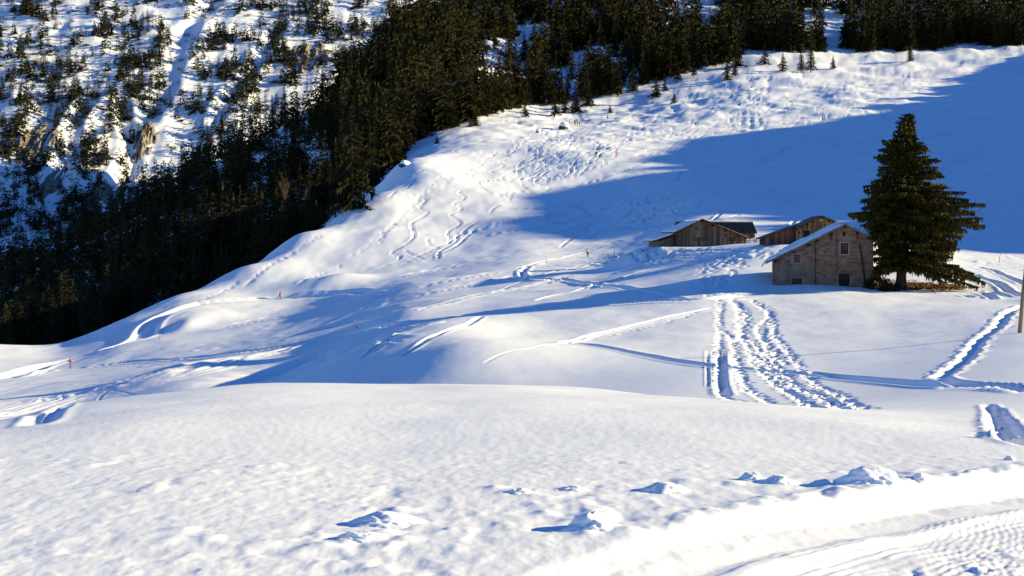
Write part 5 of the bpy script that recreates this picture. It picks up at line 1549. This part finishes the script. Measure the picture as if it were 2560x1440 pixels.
# boulders, half snowed in
def boulder(px, py, sx, sy, sz, lab, ymin=200, mat=ROCK, snowcap=.35, fan=G, name='boulder', seed=0, cat='boulder', sink=.25, loc=None, grp='rocks showing through the snow'):
    p = fan.hit(px, py, ymin) if loc is None else loc
    rr = np.random.default_rng(seed + int(px))
    bm = bmesh.new(); bmesh.ops.create_icosphere(bm, subdivisions=3, radius=1.0)
    co = np.array([v.co[:] for v in bm.verts])
    d = 0.28 * fbm(co[:, 0] * 1.3 + seed + px, co[:, 1] * 1.3 + co[:, 2], 3) + 0.20 * np.abs(fbm(co[:, 2] * 2.2 + px, co[:, 0] * 2.2 - co[:, 1], 2))
    for v, k in zip(bm.verts, d):
        v.co *= 1 + k; v.co.x *= sx; v.co.y *= sy; v.co.z = v.co.z * sz
    me = bpy.data.meshes.new(name); bm.to_mesh(me)
    me.materials.append(mat)
    e = empty(name, (p.x, p.y, p.z + sz * (1 - 2 * sink) * .5))
    link('rock', me, e)
    if snowcap:
        for v in bm.verts:
            nz = v.co.z / sz
            if nz > .15: v.co += Vector((v.co.x * .04, v.co.y * .04, snowcap * sstep(.15, .7, nz)))
            else: v.co *= .9
        me2 = bpy.data.meshes.new('snow_cap'); bm.to_mesh(me2); me2.materials.append(SNOW_LUMP)
        me2.polygons.foreach_set('use_smooth', [True] * len(me2.polygons)); link('snow_cap', me2, e, (.25 * sx * .5, 0, .05))
    bm.free()
    tag(e, lab, cat, grp)
boulder(1410, 322, 2.0, 1.6, 1.7, 'dark boulder with a snow cap below the group of skiers', seed=1, snowcap=.8)
boulder(1345, 332, .9, .9, .8, 'small snow-capped boulder left of the big dark one', seed=2, snowcap=.5)
boulder(1010, 415, 1.5, 1.3, 1.0, 'dark rock with a snow wedge near the crest spruces', seed=3, snowcap=.5)
for px, py, s, lab in ((1490, 150, 7, 'large grey crag in the wood right of the rocky gap'), (1530, 165, 4.5, 'smaller crag just right of the large grey crag'), (1265, 140, 5, 'snow-capped crag high in the wood above the skiers'), (1290, 215, 5, 'mossy crag at mid height in the wood, left of the skiers'),
                       (1215, 120, 4, 'snowy rock step high in the wood, left one'), (1330, 125, 4, 'snowy rock step high in the wood, right one'), (1235, 215, 4.5, 'snow-laden rock ledge above the snow tongue'), (1380, 190, 3.5, 'rock with a snow blanket left of the large crag')):
    boulder(px, py, s, s * .7, s * .75, lab, ymin=560, seed=5, snowcap=1.0, name='crag', cat='crag')
def rock_face(px, py, rx, ry, lab, seed, amp):
    """bare rock breaking through the snow: a rough sheet that rises out of the slope"""
    p = MT.hit(px, py, 850)
    n = 46; V = []
    u = np.linspace(-1, 1, n)
    UU, VV = np.meshgrid(u, u)
    d = np.hypot(UU, VV) + 0.35 * fbm(UU * 1.7 + seed, VV * 1.7, 3)
    rise = amp * (0.75 - d) + amp * 1.1 * fbm(UU * 2.6 + seed * 3, VV * 1.4 + 5, 4, .6) + amp * .35 * np.abs(fbm(UU * 9 + seed, VV * 2.5, 2))
    zz = np.array([[MT.z(p.x + a * rx, p.y + b * ry) for a in u] for b in u]) + rise
    V = np.stack([UU * rx, VV * ry, zz - p.z], -1).reshape(-1, 3)
    idx = np.arange(n * n).reshape(n, n)
    Q = np.stack([idx[:-1, :-1], idx[:-1, 1:], idx[1:, 1:], idx[1:, :-1]], -1).reshape(-1, 4)
    o = link('rock_face', np_mesh('rock_face', V, Q, TANROCK, smooth=False, quads=True), None, p)
    tag(o, lab, 'rock', 'rock faces across the valley')
rock_face(88, 365, 16, 36, 'tan rock face on the left of the mountainside', 1, 5)
rock_face(120, 470, 9, 30, 'narrow pale rock band below the left rock face', 2, 3)
rock_face(360, 350, 12, 26, 'pointed brown rock tooth mid mountainside', 3, 8)
rock_face(758, 140, 24, 34, 'pale tan rock slab beside the wood skyline', 4, 4)
rock_face(250, 475, 10, 28, 'pale rock band low on the mountainside', 5, 4)

# needle litter under the spruce
rngl = np.random.default_rng(8)
c = G.hit(2300, 717, 100)
m = MB(); nA, nR_ = 72, 10
vs = []
def litter_z(x, y): return G.z(x, y) + .03
vs.append((c.x, c.y, litter_z(c.x, c.y)))
edge_r = [1 + .22 * math.sin(a * 2 + 1) + .13 * math.sin(a * 5) + .10 * rngl.normal() for a in np.linspace(0, 2 * math.pi, nA, endpoint=False)]
for j in range(1, nR_ + 1):
    for i in range(nA):
        a = 2 * math.pi * i / nA; r = j / nR_ * edge_r[i]
        x = c.x + 4.2 * r * math.cos(a); y = c.y + 4.6 * r * math.sin(a)
        vs.append((x, y, litter_z(x, y) + .015 * rngl.normal()))
fs = [(0, 1 + i, 1 + (i + 1) % nA) for i in range(nA)]
for j in range(nR_ - 1):
    for i in range(nA):
        a = 1 + j * nA + i; b = 1 + j * nA + (i + 1) % nA; fs.append((a, a + nA, b + nA, b))
m.add(vs, fs)
for k in range(2600):   # fallen twigs, also strewn beyond the edge
    a = rngl.uniform(0, 6.28); r = abs(rngl.normal(0, .62))
    x = c.x + 3.7 * r * math.cos(a) - (.6 if r > 1 else 0); y = c.y + 4.6 * r * math.sin(a); z = litter_z(x, y)
    L = rngl.uniform(.08, .25); b = rngl.uniform(0, 3.14); dx, dy = math.cos(b) * L, math.sin(b) * L
    m.add([(x - dx, y - dy, z), (x + dx, y + dy, z + .02), (x - dy * .2, y + dx * .2, z + rngl.uniform(.03, .14))], [(0, 1, 2)])
LIT = noise_mat('needle_litter', (0.075, 0.034, 0.013), (0.26, 0.13, 0.055), scale=1.6, coords='Object', bump=.05, bscale=5, detail=8)
tag(m.build('needle_litter', LIT), 'brown fallen needles and twigs under the big spruce', 'needle litter', kind='stuff')
# low junipers at the corner of the house
for px, py, w, h, lab in ((2196, 722, 1.5, 1.2, 'dark low shrub between the stone house and the spruce trunk'), (2222, 727, .9, .5, 'small dark shrub at the left foot of the spruce'), (2180, 700, .9, 1.0, 'dark shrub against the right wall corner')):
    p = G.hit(px, py, 100); V, T = [], []
    for k in range(900):
        d = rngl.normal(0, 1, 3); d /= np.linalg.norm(d); d[2] = abs(d[2]); q = d * np.array([w, w * .8, h]) * rngl.uniform(.3, 1) ** .5
        n = len(V); t = rngl.normal(0, .09, (3, 3)); V += [q + t[0], q + t[1], q + t[2] + d * .12]; T.append((n, n + 1, n + 2))
    o = link('shrub', np_mesh('shrub', np.array(V), np.array(T), NEEDLE_BIG)); o.location = p
    tag(o, lab, 'shrub', 'shrubs beside the house')

# lumps of ploughed snow along the road
def snow_lump(px, py, sx, sy, sz, lab, seed, peak=0.0, Yd=None):
    p = G.hit(px, py, 5, 40)
    bm = bmesh.new(); bmesh.ops.create_icosphere(bm, subdivisions=5, radius=1.0)
    co = np.array([v.co[:] for v in bm.verts])
    d = .30 * fbm(co[:, 0] * 1.4 + seed * 3.7, co[:, 1] * 1.4 + co[:, 2] * 1.1 + seed, 3) + .09 * np.abs(fbm(co[:, 0] * 3 + seed, co[:, 2] * 3 + co[:, 1] * 2, 2)) + .05 * fbm(co[:, 0] * 9 + co[:, 2] * 5, co[:, 1] * 9 + seed, 3)
    for v, k in zip(bm.verts, d):
        r = v.co.copy(); v.co *= 1 + k
        f = 1 + peak * max(0, r.z) ** 2
        base = 1 + .35 * max(0, .35 - r.z)
        v.co.x *= sx * base / (1 + peak * .5 * max(0, r.z)); v.co.y *= sy * base; v.co.z *= sz * f
    me = bpy.data.meshes.new('snow_lump'); bm.to_mesh(me); bm.free(); me.materials.append(SNOW_LUMP)
    me.polygons.foreach_set('use_smooth', [True] * len(me.polygons))
    o = link('snow_lump', me, None, (p.x, p.y, p.z - sz * .08))
    o.scale = (1, 1, .8)
    tag(o, lab, 'snow lump', 'lumps of ploughed snow')
snow_lump(2172, 1206, .22, .16, .14, 'biggest rounded block of snow on the bank, right', 1)
snow_lump(1478, 1318, .14, .13, .075, 'peaked snow lump nearest the middle bottom', 2, .45)
snow_lump(965, 1310, .22, .13, .075, 'broad jagged heap of snow left of the peaked lump', 3, .35)
snow_lump(905, 1345, .14, .10, .05, 'low snow lump in front of the jagged heap', 12, .0)
snow_lump(1665, 1226, .16, .13, .06, 'flat snow lump behind the peaked one', 4, .2)
snow_lump(1880, 1200, .11, .08, .05, 'left small peak of the row of snow lumps', 5, .6)
snow_lump(1945, 1208, .14, .10, .05, 'long snow lump in the row left of the biggest block', 6, .3)
snow_lump(2055, 1210, .09, .06, .03, 'small snow lump just left of the biggest block', 7, .5)
snow_lump(2300, 1195, .05, .05, .035, 'little snow lump right of the biggest block', 8, .5)
snow_lump(2525, 1150, .045, .045, .04, 'little snow lump near the right picture edge', 9, .3)
snow_lump(1300, 1230, .08, .06, .03, 'small low snow lump in the middle of the crust', 10, .2)
snow_lump(1430, 1225, .09, .07, .035, 'small low snow lump right of centre on the crust', 11, .2)

# people
CLOTH = {}
def cloth(c):
    if c not in CLOTH: CLOTH[c] = noise_mat('cloth_%d' % len(CLOTH), tuple(v * .75 for v in c), tuple(min(1, v * 1.15) for v in c), scale=4)
    return CLOTH[c]
SKIN_M = flat_mat('skin', (0.45, 0.26, 0.18)); BOOT = flat_mat('boots', (0.03, 0.03, 0.035)); SKI_M = flat_mat('ski', (0.5, 0.08, 0.06))
POSES = {
 'stand': dict(pelvis=(0, 0, .93), chest=(0, .02, 1.3), neck=(0, .02, 1.48), head=(0, 0, 1.62), kL=(-.10, -.03, .50), aL=(-.11, 0, .09), tL=(-.12, -.17, .04), kR=(.10, -.03, .50), aR=(.11, .02, .09), tR=(.13, -.15, .04), eL=(-.28, .03, 1.12), hL=(-.30, -.08, .88), eR=(.28, .03, 1.12), hR=(.30, -.08, .88)),
 'stride': dict(pelvis=(0, 0, .88), chest=(.0, -.14, 1.22), neck=(0, -.22, 1.40), head=(0, -.28, 1.53), kL=(-.1, -.28, .52), aL=(-.1, -.22, .10), tL=(-.1, -.42, .05), kR=(.1, .12, .48), aR=(.1, .48, .14), tR=(.1, .36, .05), eL=(-.26, -.05, 1.02), hL=(-.24, -.34, 1.06), eR=(.27, .12, 1.06), hR=(.26, -.10, .92)),
 'ski': dict(pelvis=(0, .06, .80), chest=(0, -.10, 1.16), neck=(0, -.16, 1.34), head=(0, -.2, 1.48), kL=(-.13, -.16, .46), aL=(-.13, 0, .10), tL=(-.13, -.18, .05), kR=(.13, -.16, .46), aR=(.13, 0, .10), tR=(.13, -.18, .05), eL=(-.34, -.1, 1.0), hL=(-.34, -.36, .98), eR=(.34, -.1, 1.0), hR=(.34, -.36, .98)),
 'crouch': dict(pelvis=(0, .12, .42), chest=(0, -.16, .70), neck=(0, -.28, .86), head=(0, -.36, .97), kL=(-.16, -.30, .50), aL=(-.14, .02, .09), tL=(-.14, -.16, .04), kR=(.16, -.26, .46), aR=(.14, .06, .09), tR=(.14, -.12, .04), eL=(-.26, -.32, .56), hL=(-.16, -.52, .46), eR=(.26, -.32, .56), hR=(.16, -.52, .46)),
}
def person(px, py, size_px, pose, face, jacket, trousers, lab, ymin=150, grp=None, hat=(0.03, 0.03, 0.04), skis=False):
    p = G.hit(px, py, ymin); sc = size_px * p.y / F / {'stand': 1.74, 'stride': 1.65, 'ski': 1.6, 'crouch': 1.08}[pose]
    J = POSES[pose]
    shl = lambda s: tuple(Vector(J['chest']) + Vector((s * .19, 0, .12)))
    names = ['pelvis', 'chest', 'neck', 'head']
    pts = [J['pelvis'], tuple((Vector(J['pelvis']) + Vector(J['chest'])) / 2), J['chest'], J['neck'], tuple(Vector(J['neck']).lerp(Vector(J['head']), .55)), J['head']]
    radii = [.155, .15, .165, .065, .085, .095]
    edges = [(0, 1), (1, 2), (2, 3), (3, 4), (4, 5)]
    def chain(root, ps, rs_):
        prev = root
        for q, r in zip(ps, rs_):
            pts.append(tuple(q)); radii.append(r); edges.append((prev, len(pts) - 1)); prev = len(pts) - 1
    for s, L in ((-1, 'L'), (1, 'R')):
        hip = tuple(Vector(J['pelvis']) + Vector((s * .10, 0, -.05)))
        chain(0, [hip, J['k' + L], J['a' + L], J['t' + L]], [.11, .075, .055, .05])
        chain(2, [shl(s), J['e' + L], J['h' + L], tuple(Vector(J['h' + L]) + Vector((0, -.07, -.07)))], [.085, .06, .045, .04])
    me = bpy.data.meshes.new('person'); me.from_pydata(pts, edges, [])
    tmp = bpy.data.objects.new('tmp', me); COL.objects.link(tmp)
    sk = tmp.modifiers.new('s', 'SKIN'); tmp.modifiers.new('d', 'SUBSURF').levels = 1
    for v, r in zip(me.skin_vertices[0].data, radii): v.radius = (r, r)
    me.skin_vertices[0].data[0].use_root = True
    dg = bpy.context.evaluated_depsgraph_get()
    out = bpy.data.meshes.new_from_object(tmp.evaluated_get(dg))
    bpy.data.objects.remove(tmp)
    out.name = 'person'
    out.materials.clear()
    for mm in (cloth(jacket), cloth(trousers), SKIN_M, BOOT): out.materials.append(mm)
    pz, nz = J['pelvis'][2], J['neck'][2]
    hands = [Vector(J['hL']), Vector(J['hR'])]
    for f in out.polygons:
        cc = f.center; mi = 0
        near_hand = min((cc - h).length for h in hands) < .12
        if near_hand: mi = 3
        elif cc.z > nz + .02: mi = 2
        elif cc.z < .15: mi = 3
        elif cc.z < pz + .03 and (abs(cc.x) < .22): mi = 1
        f.material_index = mi; f.use_smooth = True
    e = empty('person', (p.x, p.y, p.z - .02), face, sc)
    link('body', out, e)
    hv = Vector(J['head']); m = MB()
    rings = []
    for k, (dz, r) in enumerate(((-.01, .112), (.05, .115), (.10, .09), (.13, .03))):
        rings.append([(hv.x + r * math.cos(a), hv.y + r * math.sin(a) + .012, hv.z + dz) for a in np.linspace(0, 2 * math.pi, 10, endpoint=False)])
    vs = [q for r in rings for q in r]; fs = []
    for i in range(3):
        for k in range(10): fs.append((i * 10 + k, i * 10 + (k + 1) % 10, (i + 1) * 10 + (k + 1) % 10, (i + 1) * 10 + k))
    fs.append(tuple(range(30, 40)))
    m.add(vs, fs); m.build('hat', cloth(hat), e, True)
    tag(e, lab, 'person', grp)
    if skis:
        R = Matrix.Rotation(face, 4, 'Z')
        for s, L in ((-1, 'L'), (1, 'R')):
            a = Vector(J['a' + L]); who = 'left' if s < 0 else 'right'
            mk = MB(); mk.box(a.x - .045, a.x + .045, a.y - .95, a.y + .75, .0, .03)
            mk.add([(a.x - .045, a.y - .95, .0), (a.x + .045, a.y - .95, .0), (a.x + .03, a.y - 1.12, .10), (a.x - .03, a.y - 1.12, .10)], [(0, 1, 2, 3)])
            o = mk.build('ski', SKI_M); o.location = e.location + Vector((0, 0, .02)); o.rotation_euler = e.rotation_euler; o.scale = e.scale
            tag(o, f'red ski under the {who} foot of {skis}', 'ski', 'skis on the feet of skiers')
            h = Vector(J['h' + L]); q = h + Vector((s * .12, .35, -h.z + .03))
            mk = MB(); mk.tube([tuple(h + Vector((0, -.03, .1))), tuple(q)], [.014, .01], 5)
            o = mk.build('ski_pole', STEEL); o.location = e.location + Vector((0, 0, .02)); o.rotation_euler = e.rotation_euler; o.scale = e.scale
            tag(o, f'thin ski pole in the {who} hand of {skis}', 'ski pole', 'ski poles held by skiers')
person(699, 747, 20, 'stride', rad(80), (0.55, 0.03, 0.04), (0.02, 0.03, 0.06), 'person in a red jacket striding on skis along the groomed lane', 150, hat=(.2, .03, .05), skis='the red-jacketed skier on the lane')
person(1469.5, 643, 23, 'stand', rad(10), (0.62, 0.50, 0.36), (0.025, 0.022, 0.022), 'person in a cream jacket standing on the path left of the barn', 150)
person(1490, 392, 15, 'stand', rad(-20), (0.02, 0.025, 0.04), (0.02, 0.02, 0.03), 'person in dark clothes standing on the upper slope', 250)
person(1499, 393, 9, 'crouch', rad(60), (0.02, 0.02, 0.022), (0.015, 0.015, 0.02), 'person in black crouching beside the dark standing one', 250)
person(1540, 390, 14, 'ski', rad(40), (0.65, 0.10, 0.12), (0.30, 0.06, 0.07), 'person in a red suit skiing at the shadow edge', 250, skis='the red-suited skier at the shadow edge')
GR = 'row of skiers standing above the boulder'
for px, py, hp, c, t, lab in ((1417, 311, 9, (.16, .07, .14), (.05, .03, .08), 'person in dull purple, leftmost of the row above the boulder'), (1424, 313, 10, (.03, .12, .42), (.02, .05, .2), 'person in blue, second from left of the row above the boulder'),
        (1429.5, 313, 10, (.04, .16, .5), (.03, .05, .15), 'person in bright blue, third of the row above the boulder'), (1435.5, 313, 11, (.7, .22, .05), (.35, .12, .04), 'person in orange, tallest in the row above the boulder'),
        (1439.5, 313, 11, (.6, .10, .04), (.15, .03, .03), 'person in orange red beside the orange one in the row'), (1444, 313.5, 10, (.22, .30, .28), (.03, .05, .05), 'person in grey green, second from right of the row'),
        (1449, 313.5, 10, (.45, .08, .05), (.10, .03, .03), 'person in brick red, rightmost of the row above the boulder')):
    person(px, py, hp, 'stand', rad(random.uniform(-40, 40)), c, t, lab, 300, GR)
